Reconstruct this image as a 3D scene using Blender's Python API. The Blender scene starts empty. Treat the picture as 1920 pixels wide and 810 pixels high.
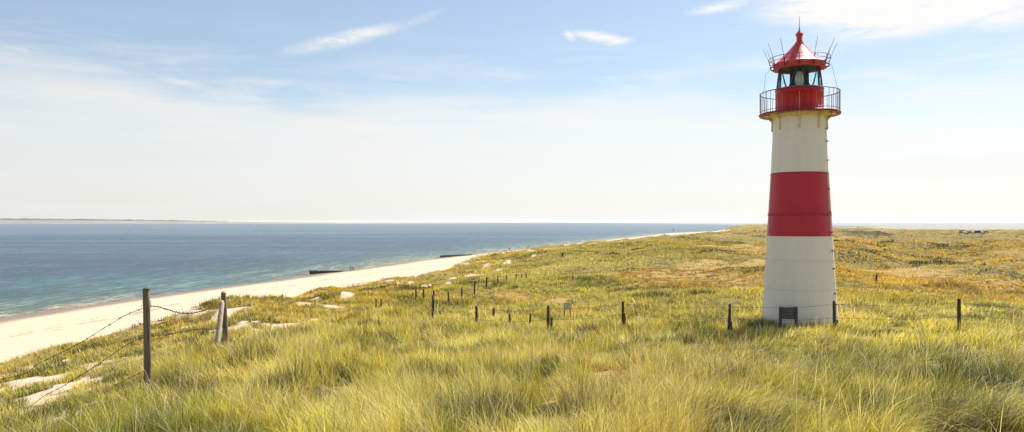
import bpy, bmesh, math, random
import numpy as np
from mathutils import Vector, Matrix
R = math.radians
PI = math.pi
random.seed(7)
rng = np.random.default_rng(11)
scene = bpy.context.scene
COL = scene.collection

# ------------------------------------------------------------------ camera
F = 1387.0            # focal length in pixels of the 1920 px wide photograph
HZ = 416.0            # horizon row
EYE = 16.0            # eye height above the sea, metres
cam_data = bpy.data.cameras.new('camera')
cam_data.sensor_width = 36.0
cam_data.lens = F / 1920.0 * 36.0
cam_data.shift_y = (HZ - 405.0) / 1920.0
cam_data.clip_start = 0.1
cam_data.clip_end = 90000
cam = bpy.data.objects.new('camera', cam_data)
cam.location = (0, 0, EYE)
cam.rotation_euler = (R(90), 0, 0)
COL.objects.link(cam)
scene.camera = cam

# ------------------------------------------------------------------ light
SUN_AZ, SUN_EL = R(38), R(50)          # clockwise from the view direction (+Y)
SUN_DIR = Vector((math.sin(SUN_AZ) * math.cos(SUN_EL), math.cos(SUN_AZ) * math.cos(SUN_EL), math.sin(SUN_EL)))
sd = bpy.data.lights.new('sun', 'SUN')
sd.energy = 5.0
sd.angle = R(0.55)
sd.color = (1.0, 0.93, 0.82)
sun = bpy.data.objects.new('sun', sd)
sun.rotation_euler = (-SUN_DIR).to_track_quat('-Z', 'Y').to_euler()
sun.location = (30, 30, 60)
COL.objects.link(sun)

scene.view_settings.view_transform = 'Standard'
scene.view_settings.look = 'None'
scene.view_settings.gamma = 1.0
scene.view_settings.use_curve_mapping = False
scene.view_settings.exposure = 0.92

world = bpy.data.worlds.new('World')
scene.world = world
world.use_nodes = True


class NB:
    """tiny node-tree builder"""
    def __init__(s, nt):
        s.nt = nt
        nt.nodes.clear()

    def n(s, t, **kw):
        nd = s.nt.nodes.new(t)
        for k, v in kw.items():
            if k == 'inp':
                for kk, vv in v.items():
                    if hasattr(vv, 'is_output'):
                        s.nt.links.new(vv, nd.inputs[kk])
                    else:
                        nd.inputs[kk].default_value = vv
            else:
                setattr(nd, k, v)
        return nd

    def math(s, op, a, b=None, c=None, clamp=False):
        nd = s.n('ShaderNodeMath', operation=op, use_clamp=clamp)
        for i, v in enumerate((a, b, c)):
            if v is None:
                continue
            if hasattr(v, 'is_output'):
                s.nt.links.new(v, nd.inputs[i])
            else:
                nd.inputs[i].default_value = v
        return nd.outputs[0]

    def mix(s, f, a, b, blend='MIX'):
        nd = s.n('ShaderNodeMix', data_type='RGBA', blend_type=blend, clamp_factor=True)
        for i, v in ((0, f), (6, a), (7, b)):
            if hasattr(v, 'is_output'):
                s.nt.links.new(v, nd.inputs[i])
            else:
                nd.inputs[i].default_value = v if i == 0 or len(v) == 4 else (*v, 1)
        return nd.outputs[2]

    def noise(s, vec, scale, detail=3, rough=0.55, dist=0.0):
        nd = s.n('ShaderNodeTexNoise', inp={'Scale': scale, 'Detail': detail, 'Roughness': rough, 'Distortion': dist})
        if vec is not None:
            s.nt.links.new(vec, nd.inputs['Vector'])
        return nd.outputs['Fac']

    def rng(s, v, a, b, c=0.0, d=1.0, smooth=True):
        nd = s.n('ShaderNodeMapRange', interpolation_type='SMOOTHSTEP' if smooth else 'LINEAR')
        s.nt.links.new(v, nd.inputs[0])
        for i, x in enumerate((a, b, c, d)):
            nd.inputs[i + 1].default_value = x
        return nd.outputs[0]

    def mapping(s, vec, scale=(1, 1, 1), rot=(0, 0, 0), loc=(0, 0, 0)):
        nd = s.n('ShaderNodeMapping')
        s.nt.links.new(vec, nd.inputs[0])
        nd.inputs['Location'].default_value = loc
        nd.inputs['Rotation'].default_value = rot
        nd.inputs['Scale'].default_value = scale
        return nd.outputs[0]

    def link(s, a, b):
        s.nt.links.new(a, b)


# sky: Nishita + thin high cloud, laid out by direction (azimuth / elevation of the sky itself)
W = NB(world.node_tree)
SKY_STR = 0.092
sky = W.n('ShaderNodeTexSky', sky_type='NISHITA', sun_disc=False, sun_elevation=SUN_EL, sun_rotation=SUN_AZ,
          altitude=0, air_density=1.0, dust_density=0.6, ozone_density=1.4)
tc = W.n('ShaderNodeTexCoord')
gen = tc.outputs['Generated']
sep = W.n('ShaderNodeSeparateXYZ', inp={0: gen})
dx, dy, dz = sep.outputs
hor = W.math('SQRT', W.math('ADD', W.math('MULTIPLY', dx, dx), W.math('MULTIPLY', dy, dy)))
tanel = W.math('DIVIDE', dz, W.math('MAXIMUM', hor, 0.001))      # tan(elevation)
az = W.math('ARCTAN2', dx, dy)                                    # azimuth from the view direction
comb = W.n('ShaderNodeCombineXYZ', inp={0: az, 1: tanel, 2: 0.0}).outputs[0]


def cloud_box(a0, t0, ra, rt, rot, power=1.0, soft=1.0):
    """soft elliptical patch at azimuth a0, tan-elevation t0"""
    m = W.n('ShaderNodeMapping', vector_type='TEXTURE')
    W.link(comb, m.inputs[0])
    m.inputs['Location'].default_value = (a0, t0, 0)
    m.inputs['Rotation'].default_value = (0, 0, rot)
    m.inputs['Scale'].default_value = (ra, rt, 1)
    ln = W.n('ShaderNodeVectorMath', operation='LENGTH', inp={0: m.outputs[0]}).outputs['Value']
    return W.rng(ln, 1.0 * soft, 0.0, 0.0, power)


def pa(px, py):   # photograph pixel -> azimuth, tan elevation (sets where a cloud stands in the sky)
    a = math.atan2(px - 960, F)
    return a, (HZ - py) / math.hypot(px - 960, F)


warp = W.n('ShaderNodeTexNoise', inp={'Scale': 3.0, 'Detail': 4.0})
W.link(W.mapping(comb, (1.2, 5, 1)), warp.inputs['Vector'])
wob = W.math('SUBTRACT', warp.outputs['Fac'], 0.5)
streak = W.noise(W.mapping(comb, (1.1, 11, 1), rot=(0, 0, R(-3))), 2.3, 6, 0.6, 0.5)
streak2 = W.noise(W.mapping(comb, (2.0, 14, 1), rot=(0, 0, R(5)), loc=(3, 7, 0)), 3.0, 5, 0.62, 0.3)
fine = W.noise(W.mapping(comb, (5, 22, 1), loc=(9, 2, 0)), 4.0, 6, 0.65, 0.4)
# veil: thick below ~8 degrees, thinning to blue above
edge = W.math('ADD', tanel, W.math('MULTIPLY', wob, 0.16))
edge = W.math('ADD', edge, W.math('MULTIPLY', W.math('SUBTRACT', streak, 0.5), 0.09))
edge = W.math('ADD', edge, W.math('MULTIPLY', az, 0.02))
veil = W.rng(edge, 0.200, 0.120, 0.0, 0.95)
veil2 = W.math('MULTIPLY', W.rng(streak2, 0.42, 0.68, 0, 0.65), W.rng(tanel, 0.28, 0.12))
tex = W.noise(W.mapping(comb, (0.9, 9, 1), rot=(0, 0, R(2)), loc=(1, 4, 0)), 3.2, 7, 0.62, 0.6)
veil = W.math('MULTIPLY', veil, W.math('MULTIPLY_ADD', W.rng(tex, .38, .66), .22, .78, clamp=True))
cl = W.math('MAXIMUM', veil, veil2)
spots = [(650, 72, 125, 16, 16, .75), (135, 163, 90, 9, 12, .6), (360, 160, 90, 10, -12, .6), (480, 155, 90, 12, 3, .5),
         (1125, 70, 62, 12, -10, .9), (1155, 78, 38, 9, 4, .8), (1068, 67, 16, 9, -40, .75), (1355, 12, 65, 12, 7, .8),
         (1650, 10, 210, 42, -4, 1.8), (1780, 16, 210, 38, 5, 1.7), (1580, 0, 150, 26, -5, 1.3), (1700, 25, 90, 26, 8, 1.5), (30, 92, 60, 12, 0, .4), (1880, 30, 90, 26, -5, .8),
         (780, 40, 60, 10, 25, .3), (1850, 105, 110, 7, 2, .35)]
for (sx, sy, rx, ry, ro, pw) in spots:
    a0, t0 = pa(sx, sy)
    s_ = cloud_box(a0, t0, rx / F, ry / F, R(ro), 1.0, 1.25)
    s_ = W.math('MULTIPLY', s_, W.math('MULTIPLY_ADD', W.math('SUBTRACT', fine, 0.22), 2.8, 0.0, clamp=True))
    s_ = W.math('MULTIPLY', s_, pw * 1.5, clamp=True)
    cl = W.math('MAXIMUM', cl, s_)
# the small blue gap in the veil
a0, t0 = pa(585, 207)
gap = cloud_box(a0, t0, 110 / F, 15 / F, 0.0, 0.6)
cl = W.math('MULTIPLY', cl, W.math('SUBTRACT', 1.0, gap))
cl = W.math('MULTIPLY', cl, W.rng(tanel, -0.02, 0.0))
# cloud brightness depends on how near the sun it is (real scattering falls off away from it)
cosd = W.n('ShaderNodeVectorMath', operation='DOT_PRODUCT', inp={0: gen, 1: tuple(SUN_DIR)}).outputs['Value']
cb = W.rng(cosd, -0.15, 0.75, 0.80, 1.06, smooth=False)
ccol = W.n('ShaderNodeVectorMath', operation='SCALE', inp={0: (5.3, 5.3, 5.2)})
W.link(cb, ccol.inputs['Scale'])
tint = W.mix(0.20, W.mix(1.0, sky.outputs[0], (0.76, 0.77, 0.76, 1), 'MULTIPLY'), (4.0, 4.15, 4.35, 1))
col = W.mix(cl, tint, ccol.outputs[0])
bg = W.n('ShaderNodeBackground', inp={'Strength': SKY_STR})
W.link(col, bg.inputs['Color'])
wo = W.n('ShaderNodeOutputWorld')
W.link(bg.outputs[0], wo.inputs['Surface'])


# ------------------------------------------------------------------ numpy noise
_perm = np.random.default_rng(5).permutation(4096)
_grad = np.random.default_rng(6).uniform(0, 2 * PI, 4096)
_gx, _gy = np.cos(_grad), np.sin(_grad)


def perlin(x, y, seed=0):
    xi = np.floor(x).astype(np.int64)
    yi = np.floor(y).astype(np.int64)
    fx, fy = x - xi, y - yi
    u = fx * fx * fx * (fx * (fx * 6 - 15) + 10)
    v = fy * fy * fy * (fy * (fy * 6 - 15) + 10)

    def g(ix, iy, ax, ay):
        h = _perm[(_perm[(ix + seed * 131) & 4095] + iy) & 4095]
        return _gx[h] * ax + _gy[h] * ay
    a = g(xi, yi, fx, fy)
    b = g(xi + 1, yi, fx - 1, fy)
    c = g(xi, yi + 1, fx, fy - 1)
    d = g(xi + 1, yi + 1, fx - 1, fy - 1)
    return (a + u * (b - a) + v * ((c + u * (d - c)) - (a + u * (b - a)))) * 1.5


def fbm(x, y, wl, octs=3, seed=0, gain=0.5):
    s, a, t = 0, 1.0, 0
    for o in range(octs):
        s = s + a * perlin(x / wl + o * 17.3, y / wl - o * 9.1, seed + o)
        t += a
        a *= gain
        wl *= 0.5
    return s / t * 1.3


def sm(x, a, b):
    t = np.clip((x - a) / (b - a), 0, 1)
    return t * t * (3 - 2 * t)


# ------------------------------------------------------------------ the lie of the land
def at(px, py, Y):
    return ((px - 960) / F * Y, Y, EYE - (py - HZ) / F * Y)


CTRL_PX = [
    # near slope under and left of the camera
    (960, 810, 7.2), (400, 812, 7.4), (1500, 812, 7.0), (1920, 812, 6.8), (0, 812, 8.6), (2300, 812, 6.5),
    (960, 700, 13.5), (500, 700, 13), (1500, 700, 13), (1920, 690, 14.5), (2300, 690, 14),
    (272, 725, 11), (130, 735, 13.0), (20, 722, 15.5), (220, 672, 18), (400, 650, 18.5), (130, 690, 19), (0, 690, 22),
    (0, 683, 26), (130, 656, 31), (250, 636, 35), (380, 590, 43), (480, 571, 52), (600, 550, 72), (760, 528, 100),
    (880, 500, 140), (930, 489, 160), (970, 479, 190), (1110, 460, 250), (1260, 445, 400), (1380, 436, 750),
    (570, 603, 29), (455, 606, 31), (600, 570, 48), (700, 590, 36), (820, 567, 46), (540, 640, 20), (750, 640, 21), (950, 640, 21),
    (811, 606, 31), (893, 626, 28.5), (1028, 628, 27.5), (1167, 622, 26.8), (1367, 628, 26), (1564, 628, 25), (1478, 627, 25.3),
    (1700, 628, 25), (1800, 628, 25), (1920, 626, 25.5), (2100, 640, 23), (1499, 612, 27.7), (1420, 607, 29), (1585, 605, 29),
    # the hollow and hills beyond the fence
    (1000, 575, 44), (960, 548, 58), (880, 558, 52), (950, 522, 78), (1000, 515, 92), (1060, 482, 135), (1100, 540, 60),
    (1200, 522, 64), (1300, 525, 62), (1250, 575, 40), (1400, 585, 36), (1400, 545, 47), (1200, 483, 110), (1330, 480, 105),
    (1300, 452, 200), (1150, 462, 180), (1450, 500, 75), (1450, 445, 230), (1380, 446, 260), (1420, 432, 480),
    (1640, 585, 36), (1640, 533, 58), (1700, 560, 43), (1900, 575, 38), (1750, 505, 80), (1850, 520, 68), (1900, 480, 115),
    (1750, 472, 135), (1650, 468, 130), (1620, 447, 230), (1760, 462, 150), (1900, 452, 240), (1750, 447, 260), (2150, 460, 190),
    (2150, 520, 75), (1650, 437, 420), (1820, 446, 430), (1900, 437, 470), (1600, 433, 600), (1700, 435, 600), (1800, 434, 620), (1930, 434, 650),
    (2300, 434, 700), (1400, 425, 1150), (1440, 421, 1250), (1480, 421, 1300), (1390, 421.5, 1230),
]
CTRL_XYZ = [(-17.5, 0, 11.2), (-10.5, 11.5, 12.35), (-18, -30, 11.3), (-16, 14, 11.4), (0, 0, 13.9), (0, -10, 13.6), (10, 0, 13.8), (0, -40, 12.5), (40, -20, 12.0), (40, 10, 12.4),
            (0, -300, 11), (200, -100, 11), (300, 200, 10.5), (500, 100, 10), (0, -1200, 10), (900, 0, 10), (1500, 600, 9), (700, -700, 10),
            (230, 900, 1.0), (620, 950, 0.5), (450, 950, 3.0), (900, 1100, -1), (560, 1350, 2), (450, 1750, -4), (800, 1700, -5), (1500, 1500, -4),
            (-20, -1200, 10), (-20, -100, 11.2)]
_c = [at(*p) for p in CTRL_PX] + CTRL_XYZ
_c = np.array(_c, float)


def rb_coords(x, y):
    a = np.arctan2(x, y)
    lr = np.log(np.hypot(x, y) + 4.0)
    return np.stack([np.sin(a) * 3.2 * lr / 4, np.cos(a) * 3.2 * lr / 4, lr * 1.15], -1)


_cc = rb_coords(_c[:, 0], _c[:, 1])


def _phi(d):
    return np.sqrt(d * d + 0.05 ** 2)


_D = np.linalg.norm(_cc[:, None] - _cc[None], axis=-1)
_N = len(_c)
_A = np.zeros((_N + 4, _N + 4))
_A[:_N, :_N] = _phi(_D) - np.eye(_N) * 0.035
_A[:_N, _N] = 1
_A[_N, :_N] = 1
_A[:_N, _N + 1:] = _cc
_A[_N + 1:, :_N] = _cc.T
_w = np.linalg.lstsq(_A, np.concatenate([_c[:, 2], np.zeros(4)]), rcond=None)[0]


def rbf(x, y):
    x = np.asarray(x, float)
    y = np.asarray(y, float)
    out = np.empty(x.size)
    q = rb_coords(x.ravel(), y.ravel())
    for i in range(0, len(q), 20000):
        s = q[i:i + 20000]
        d = np.sqrt(np.maximum(((s[:, None] - _cc[None]) ** 2).sum(-1), 0))
        out[i:i + 20000] = _phi(d) @ _w[:_N] + _w[_N] + s @ _w[_N + 1:]
    return out.reshape(x.shape)


SH = np.array([(-1500, -60), (-200, -88), (50, -88), (121, -85), (134, -83.5), (154, -79), (176, -72), (215, -62.5), (249, -54), (304, -41), (370, -20), (419, -3),
               (600, 60), (1009, 205), (1150, 282), (1305, 395), (1500, 530), (2600, 1300)], float)
CR = np.array([(-1500, -20), (-100, -20), (0, -17.5), (31, -18.5), (43, -18), (52, -18), (72, -18.7), (100, -14.4), (140, -8), (190, 1.4), (250, 27), (400, 86.5),
               (750, 227), (1000, 300), (1120, 326), (1200, 362), (1500, 500), (2600, 1300)], float)


def shore_x(y):
    return np.interp(y, SH[:, 0], SH[:, 1]) + 1.2 * perlin(y / 30.0, y * 0 + 3.3, 2) + 0.35 * perlin(y / 7.0, y * 0 + 1.3, 3)


def crest_x(y):
    k = np.clip(np.hypot(y, 10) / 60, 0.6, 3)
    return np.interp(y, CR[:, 0], CR[:, 1]) + (1.6 * perlin(y / 11.0, y * 0 + 8.3, 4) + 2.0 * perlin(y / 31.0, y * 0 + 4.3, 7)) * k * 0.7


TX, TY, TZ = 10.76, 27.7, 12.10     # the lighthouse foot


def land(x, y, detail=True):
    x = np.asarray(x, float)
    y = np.asarray(y, float)
    cx, sx = crest_x(y), shore_x(y)
    xin = np.maximum(x, cx)
    z = rbf(xin, y)
    r = np.hypot(xin, y)
    if detail:
        far = sm(r, 45, 140)
        calm = 1 - 0.85 * np.exp(-((xin - TX) ** 2 + (y - TY) ** 2) / 5.0 ** 2)
        calm = calm * (1 - .75 * sm(-xin / np.maximum(y, 1), .40, .52) * (y > 6) * (y < 30))
        z = z + calm * (0.26 * fbm(xin, y, 3.6, 3, 21) * sm(r, 6, 13)
                        + 0.85 * fbm(xin, y, 14, 3, 22) * sm(r, 36, 70) + 0.35 * fbm(xin, y, 5.5, 3, 29) * sm(r, 32, 50) + 0.17 * fbm(xin, y, 1.15, 2, 19) * (1 - sm(r, 25, 40)) + 2.3 * fbm(xin * .55 + y * .2, y, 21, 4, 28) * sm(r, 50, 100) * sm(xin / np.maximum(y, 1), .2, .45)
                        + (1.0 - 1.25 * np.abs(fbm(xin, y * .8, 48, 4, 23)) * 2.2) * 0.9 * far * sm(z, 3, 8)
                        + 1.0 * fbm(xin, y, 120, 3, 24) * sm(r, 250, 600) * sm(z, 3, 8))
        fore = np.exp(-((xin - cx) / 9.0) ** 2)
        z = z + fore * 0.85 * fbm(xin, y, 5.0, 2, 25) * sm(r, 20, 40)
    wd = np.maximum(cx - sx, 4.0)
    dxs = np.clip(cx - x, 0, None)
    D = np.minimum(15.0, 0.4 * wd)
    s = dxs / D
    zb = 1.9 * np.clip((wd - dxs) / np.maximum(wd - D, 1), -8, 1)
    zb = zb + 0.05 * fbm(x, y, 6, 3, 31) * sm(zb, 0.3, 0.8)
    # the steep sandy face of the foredune between crest and beach
    k = sm(s, 0.0, 1.0)
    zz = np.where(x >= cx, z, z * (1 - k) + zb * k)
    return zz


def hit(px, py):
    """where a sight line first meets the ground"""
    Y = np.exp(np.linspace(math.log(4.5), math.log(2200), 1600))
    X = (px - 960) / F * Y
    Z = EYE - (py - HZ) / F * Y
    g = land(X, Y)
    b = np.nonzero(g >= Z)[0]
    i = b[0] if len(b) else len(Y) - 1
    return X[i], Y[i], float(g[i])


# bare sand: patches in world metres
SAND = []
for (px, py, rx, ry) in [(25, 718, 34, 11), (75, 708, 34, 8), (130, 714, 26, 14), (137, 738, 13, 17), (118, 766, 26, 10), (160, 768, 30, 9), (172, 697, 20, 9),
                         (222, 656, 12, 8), (226, 672, 6, 10), (204, 716, 8, 6), (548, 606, 40, 11), (580, 596, 30, 10), (448, 604, 26, 9), (472, 618, 20, 4),
                         (750, 532, 9, 4), (771, 531, 8, 4), (805, 536, 9, 4),
                         (840, 531, 15, 4), (850, 521, 10, 4), (885, 516, 14, 4), (902, 508, 10, 3), (953, 493, 6, 3), (410, 590, 14, 5), (1384, 541, 7, 3), (650, 553, 16, 3), (1832, 596, 0.1, 0.1), (345, 612, 22, 5), (1002, 480, 6, 1.5)]:
    X, Y, Z = hit(px, py)
    g_ = (.24 if Y < 24 else .30 if Y < 50 else 0) * F / Y
    if Y > 50:
        rx *= .8
        ry *= .7        # the grass in front hides the near edge of a hollow
    py, ry = py + g_ / 2, ry + g_ / 2
    X, Y, Z = hit(px, py)
    if 24 < Y < 50:
        ry *= 2.0
        rx *= 1.1
    SAND.append((X, Y, rx / F * Y, max(ry * Y * Y / (F * max(EYE - Z, 1)), 0.3)))
ORANGE = []
for (px, py, rx, ry) in [(1230, 512, 70, 14), (1330, 520, 80, 16), (1400, 500, 80, 16), (1020, 566, 40, 12), (960, 560, 40, 10), (1140, 700, 40, 60), (1400, 468, 90, 10),
                         (1700, 510, 90, 14), (1850, 525, 90, 12), (1320, 500, 60, 8), (1640, 600, 50, 6), (1350, 608, 70, 4)]:
    X, Y, Z = hit(px, py)
    ORANGE.append((X, Y, rx / F * Y, max(ry * Y * Y / (F * max(EYE - Z, 1)), 0.3)))


def shrubs(x, y):
    right = sm(x / np.maximum(y, 1), .18, .42) * sm(y, 44, 75)
    a = sm(fbm(x * .75 + y * .2, y, 11, 4, 77), .24, .32)
    b_ = sm(fbm(x * .4, y, 34, 4, 78), .20, .32) * sm(y, 100, 160)
    return np.maximum(a, b_) * right * sm(6000 / np.maximum(y, 1), 9, 20)


def blobs(lst, x, y, jag=1.05):
    m = np.zeros(x.shape)
    n = fbm(x, y, 1.6, 4, 41) * jag
    r = np.hypot(x, y)
    n = np.where(r > 35, fbm(x, y, 4.0, 4, 42) * jag, n)
    for (X, Y, a, b) in lst:
        d = np.sqrt(((x - X) / a) ** 2 + ((y - Y) / b) ** 2) + n
        m = np.maximum(m, 1 - sm(d, 0.8, 1.12))
    return m


def sand_mask(x, y):
    cx = crest_x(y)
    m = blobs(SAND, x, y)
    n = fbm(x, y, 3.0, 3, 44)
    off = np.interp(np.hypot(x, y), [20, 60, 200, 800], [2.5, 3, 4, 9])
    m = np.maximum(m, sm(cx - x + n * 4.0, off * 0.5, off))           # seaward face and beach
    # the blown-out slope left of the nearest post: sand with separate tussocks
    q = x / np.maximum(y, 1)
    left = sm(-q, .48, .56) * sm(y, 9.6, 11) * (1 - sm(y, 23, 27))
    m = m * (1 - left * .95 * sm(fbm(x, y, 1.3, 3, 47), -.10, .05))
    m = np.maximum(m, sm(fbm(x, y * 1.3, 1.5, 3, 46), .06, .16) * left)
    # small blow-outs all along the foredune
    band = np.exp(-((x - cx - 5) / 9.0) ** 2)
    m = np.maximum(m, sm(fbm(x, y, 5.0, 3, 45) * (0.4 + 0.6 * band), 0.30, 0.40) * (band > 0.2) * 0.9 * sm(y, 24, 40))
    return m


# ------------------------------------------------------------------ materials
MATS = {}


def mat(name):
    m = bpy.data.materials.new(name)
    m.use_nodes = True
    b = NB(m.node_tree)
    out = b.n('ShaderNodeOutputMaterial')
    MATS[name] = m
    return m, b, out


def simple(name, c, rough=0.6, metal=0.0, var=0.15, scale=6.0, bump=0.0, c2=None, stretch=(1, 1, 1)):
    m, b, out = mat(name)
    o = b.n('ShaderNodeTexCoord').outputs['Object']
    v = b.mapping(o, stretch)
    n1 = b.noise(v, scale, 5, 0.6)
    d = tuple(x * (1 - var) for x in c) if c2 is None else c2
    colr = b.mix(b.rng(n1, 0.35, 0.68), (*c, 1), (*d, 1))
    p = b.n('ShaderNodeBsdfPrincipled', inp={'Base Color': colr, 'Roughness': rough, 'Metallic': metal})
    if bump:
        bp = b.n('ShaderNodeBump', inp={'Strength': bump, 'Distance': 0.01, 'Height': b.noise(v, scale * 3, 5, 0.7)})
        b.link(bp.outputs[0], p.inputs['Normal'])
    b.link(p.outputs[0], out.inputs['Surface'])
    return m


# ground
M_ground, b, out = mat('ground')
pos = b.n('ShaderNodeNewGeometry').outputs['Position']
att = b.n('ShaderNodeAttribute', attribute_name='cover')
sp = b.n('ShaderNodeSeparateColor', inp={0: att.outputs['Color']})
sandf, orf, wetf = sp.outputs
n_s = b.noise(pos, 0.8, 6, 0.6)
n_f = b.noise(pos, 14, 5, 0.65)
n_b = b.noise(b.mapping(pos, (0.25, 1, 1), rot=(0, 0, R(-14))), 0.35, 5, 0.6)
sandc = b.mix(b.rng(n_s, .35, .7), (.54, .43, .315), (.48, .38, .275))
sandc = b.mix(b.rng(n_f, .5, .8, 0, .35), sandc, (.40, .32, .24))
sandc = b.mix(b.rng(n_b, .55, .7, 0, .3), sandc, (.50, .41, .32))
zp = b.n('ShaderNodeSeparateXYZ', inp={0: pos}).outputs[2]
wr = b.math('MULTIPLY', b.rng(zp, .52, .62), b.rng(zp, .80, .68))
wr = b.math('MULTIPLY', wr, b.rng(b.noise(b.mapping(pos, (.5, .18, 1)), 1.0, 6, .75), .52, .60))
sandc = b.mix(b.math('MULTIPLY', wr, .55), sandc, (.16, .13, .09))
sandc = b.mix(wetf, sandc, (.19, .155, .12))
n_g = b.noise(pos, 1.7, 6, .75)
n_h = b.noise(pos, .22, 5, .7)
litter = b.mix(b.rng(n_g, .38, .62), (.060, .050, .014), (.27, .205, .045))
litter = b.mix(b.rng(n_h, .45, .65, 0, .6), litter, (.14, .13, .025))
litter = b.mix(b.math('MULTIPLY', orf, .8), litter, b.mix(b.rng(n_f, .3, .7), (.42, .29, .10), (.25, .17, .05)))
litter = b.mix(b.n('ShaderNodeAttribute', attribute_name='shrub').outputs['Fac'], litter, (.022, .028, .010, 1))
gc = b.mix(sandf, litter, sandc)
p = b.n('ShaderNodeBsdfPrincipled', inp={'Base Color': gc, 'Roughness': .92, 'Specular IOR Level': .15})
hh = b.math('ADD', b.noise(pos, 5, 6, .65), b.math('MULTIPLY', b.noise(b.mapping(pos, (.6, 2.2, 1), rot=(0, 0, .5)), 1.6, 4, .6), 1.4))
bp = b.n('ShaderNodeBump', inp={'Strength': .6, 'Distance': .12, 'Height': hh})
b.link(bp.outputs[0], p.inputs['Normal'])
b.link(p.outputs[0], out.inputs['Surface'])

# sea
M_sea, b, out = mat('sea')
pos = b.n('ShaderNodeNewGeometry').outputs['Position']
dep = b.n('ShaderNodeAttribute', attribute_name='depth').outputs['Fac']
n_big = b.noise(b.mapping(pos, (0.0012, 0.0075, 1), rot=(0, 0, R(-6))), 1.0, 4, .6, .3)
n_mid = b.noise(b.mapping(pos, (0.05, 0.12, 1), rot=(0, 0, R(3))), 1.0, 4, .6, .3)
n_chop = b.noise(b.mapping(pos, (0.28, 0.55, 1), rot=(0, 0, R(25))), 1.0, 5, .7, .2)
dd = b.math('ADD', dep, b.math('MULTIPLY', b.math('SUBTRACT', n_mid, .5), .12))
c0 = b.mix(b.rng(dd, 0.0, .055), (.18, .17, .12), (.075, .125, .105))
c1 = b.mix(b.rng(dd, .04, .22), c0, (.010, .060, .078))
c2 = b.mix(b.rng(dd, .14, .50), c1, (.001, .033, .082))
c2 = b.mix(b.rng(n_big, .48, .62, 0, .8), c2, (.028, .100, .130))
n_w2 = b.noise(b.mapping(pos, (0.11, 0.17, 1), rot=(0, 0, R(18))), 1.0, 5, .7, .3)
n_w3 = b.noise(b.mapping(pos, (0.42, 0.10, 1), rot=(0, 0, 0)), 1.0, 4, .75, .3)
n_w4 = b.noise(b.mapping(pos, (0.14, 0.018, 1), rot=(0, 0, R(-5)), loc=(5, 3, 0)), 1.0, 4, .75, .3)
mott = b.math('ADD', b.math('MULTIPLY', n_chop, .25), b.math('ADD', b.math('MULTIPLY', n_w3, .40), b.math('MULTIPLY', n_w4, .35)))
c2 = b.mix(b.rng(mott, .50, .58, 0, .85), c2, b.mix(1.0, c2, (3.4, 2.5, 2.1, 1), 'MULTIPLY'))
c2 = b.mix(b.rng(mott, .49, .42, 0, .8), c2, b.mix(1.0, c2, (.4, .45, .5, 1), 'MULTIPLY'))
# broken foam and swash along the water's edge
fo = b.math('MULTIPLY', b.rng(b.math('ADD', dep, b.math('MULTIPLY', b.math('SUBTRACT', n_mid, .5), .03)), .014, .002), b.rng(b.noise(b.mapping(pos, (.5, .8, 1)), 1.0, 5, .7), .50, .62))
c2 = b.mix(b.math('MULTIPLY', fo, .35), c2, (.62, .62, .58))
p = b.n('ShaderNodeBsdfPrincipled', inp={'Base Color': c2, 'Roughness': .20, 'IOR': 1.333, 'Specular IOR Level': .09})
h = b.math('ADD', b.math('ADD', b.math('MULTIPLY', n_chop, 1.0), b.math('MULTIPLY', n_w2, 1.6)), b.math('MULTIPLY', b.noise(b.mapping(pos, (1.2, 2.2, 1), rot=(0, 0, R(20))), 1.0, 4, .65), .35))
rough_near = b.rng(b.n('ShaderNodeVectorMath', operation='LENGTH', inp={0: pos}).outputs['Value'], 250, 1500, 1.25, .30)
bp = b.n('ShaderNodeBump', inp={'Strength': 1.0, 'Distance': rough_near, 'Height': h})
b.link(bp.outputs[0], p.inputs['Normal'])
b.link(p.outputs[0], out.inputs['Surface'])

# grass blades
M_grass, b, out = mat('marram')
att = b.n('ShaderNodeAttribute', attribute_name='tone').outputs['Color']
p = b.n('ShaderNodeBsdfPrincipled', inp={'Base Color': att, 'Roughness': .6, 'Specular IOR Level': .15})
tr = b.n('ShaderNodeBsdfTranslucent')
b.link(b.mix(1.0, att, (1.14, 1.10, .76, 1), 'MULTIPLY'), tr.inputs['Color'])
ms = b.n('ShaderNodeMixShader', inp={0: .42})
b.link(p.outputs[0], ms.inputs[1])
b.link(tr.outputs[0], ms.inputs[2])
b.link(ms.outputs[0], out.inputs['Surface'])


def paint(name, c, grime, rough=.38, rust=0.0):
    m, b, out = mat(name)
    o = b.n('ShaderNodeTexCoord').outputs['Object']
    n1 = b.noise(b.mapping(o, (3, 3, .35)), 2.2, 6, .65)
    n2 = b.noise(o, 9, 6, .7)
    colr = b.mix(b.rng(n1, .40, .72, 0, .40), (*c, 1), (*grime, 1))
    colr = b.mix(b.rng(n2, .60, .75, 0, .35), colr, (*[x * .72 for x in c], 1))
    if rust:
        colr = b.mix(b.rng(b.noise(b.mapping(o, (6, 6, 1.2)), 3.5, 6, .7), .62, .74, 0, rust), colr, (.16, .05, .02, 1))
    p = b.n('ShaderNodeBsdfPrincipled', inp={'Base Color': colr, 'Roughness': rough, 'Specular IOR Level': .45})
    hgt = b.math('ADD', b.noise(o, 1.6, 3, .5), b.math('MULTIPLY', b.noise(o, 30, 3, .6), .06))
    bp = b.n('ShaderNodeBump', inp={'Strength': .25, 'Distance': .03, 'Height': hgt})
    b.link(bp.outputs[0], p.inputs['Normal'])
    b.link(p.outputs[0], out.inputs['Surface'])
    return m


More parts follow.
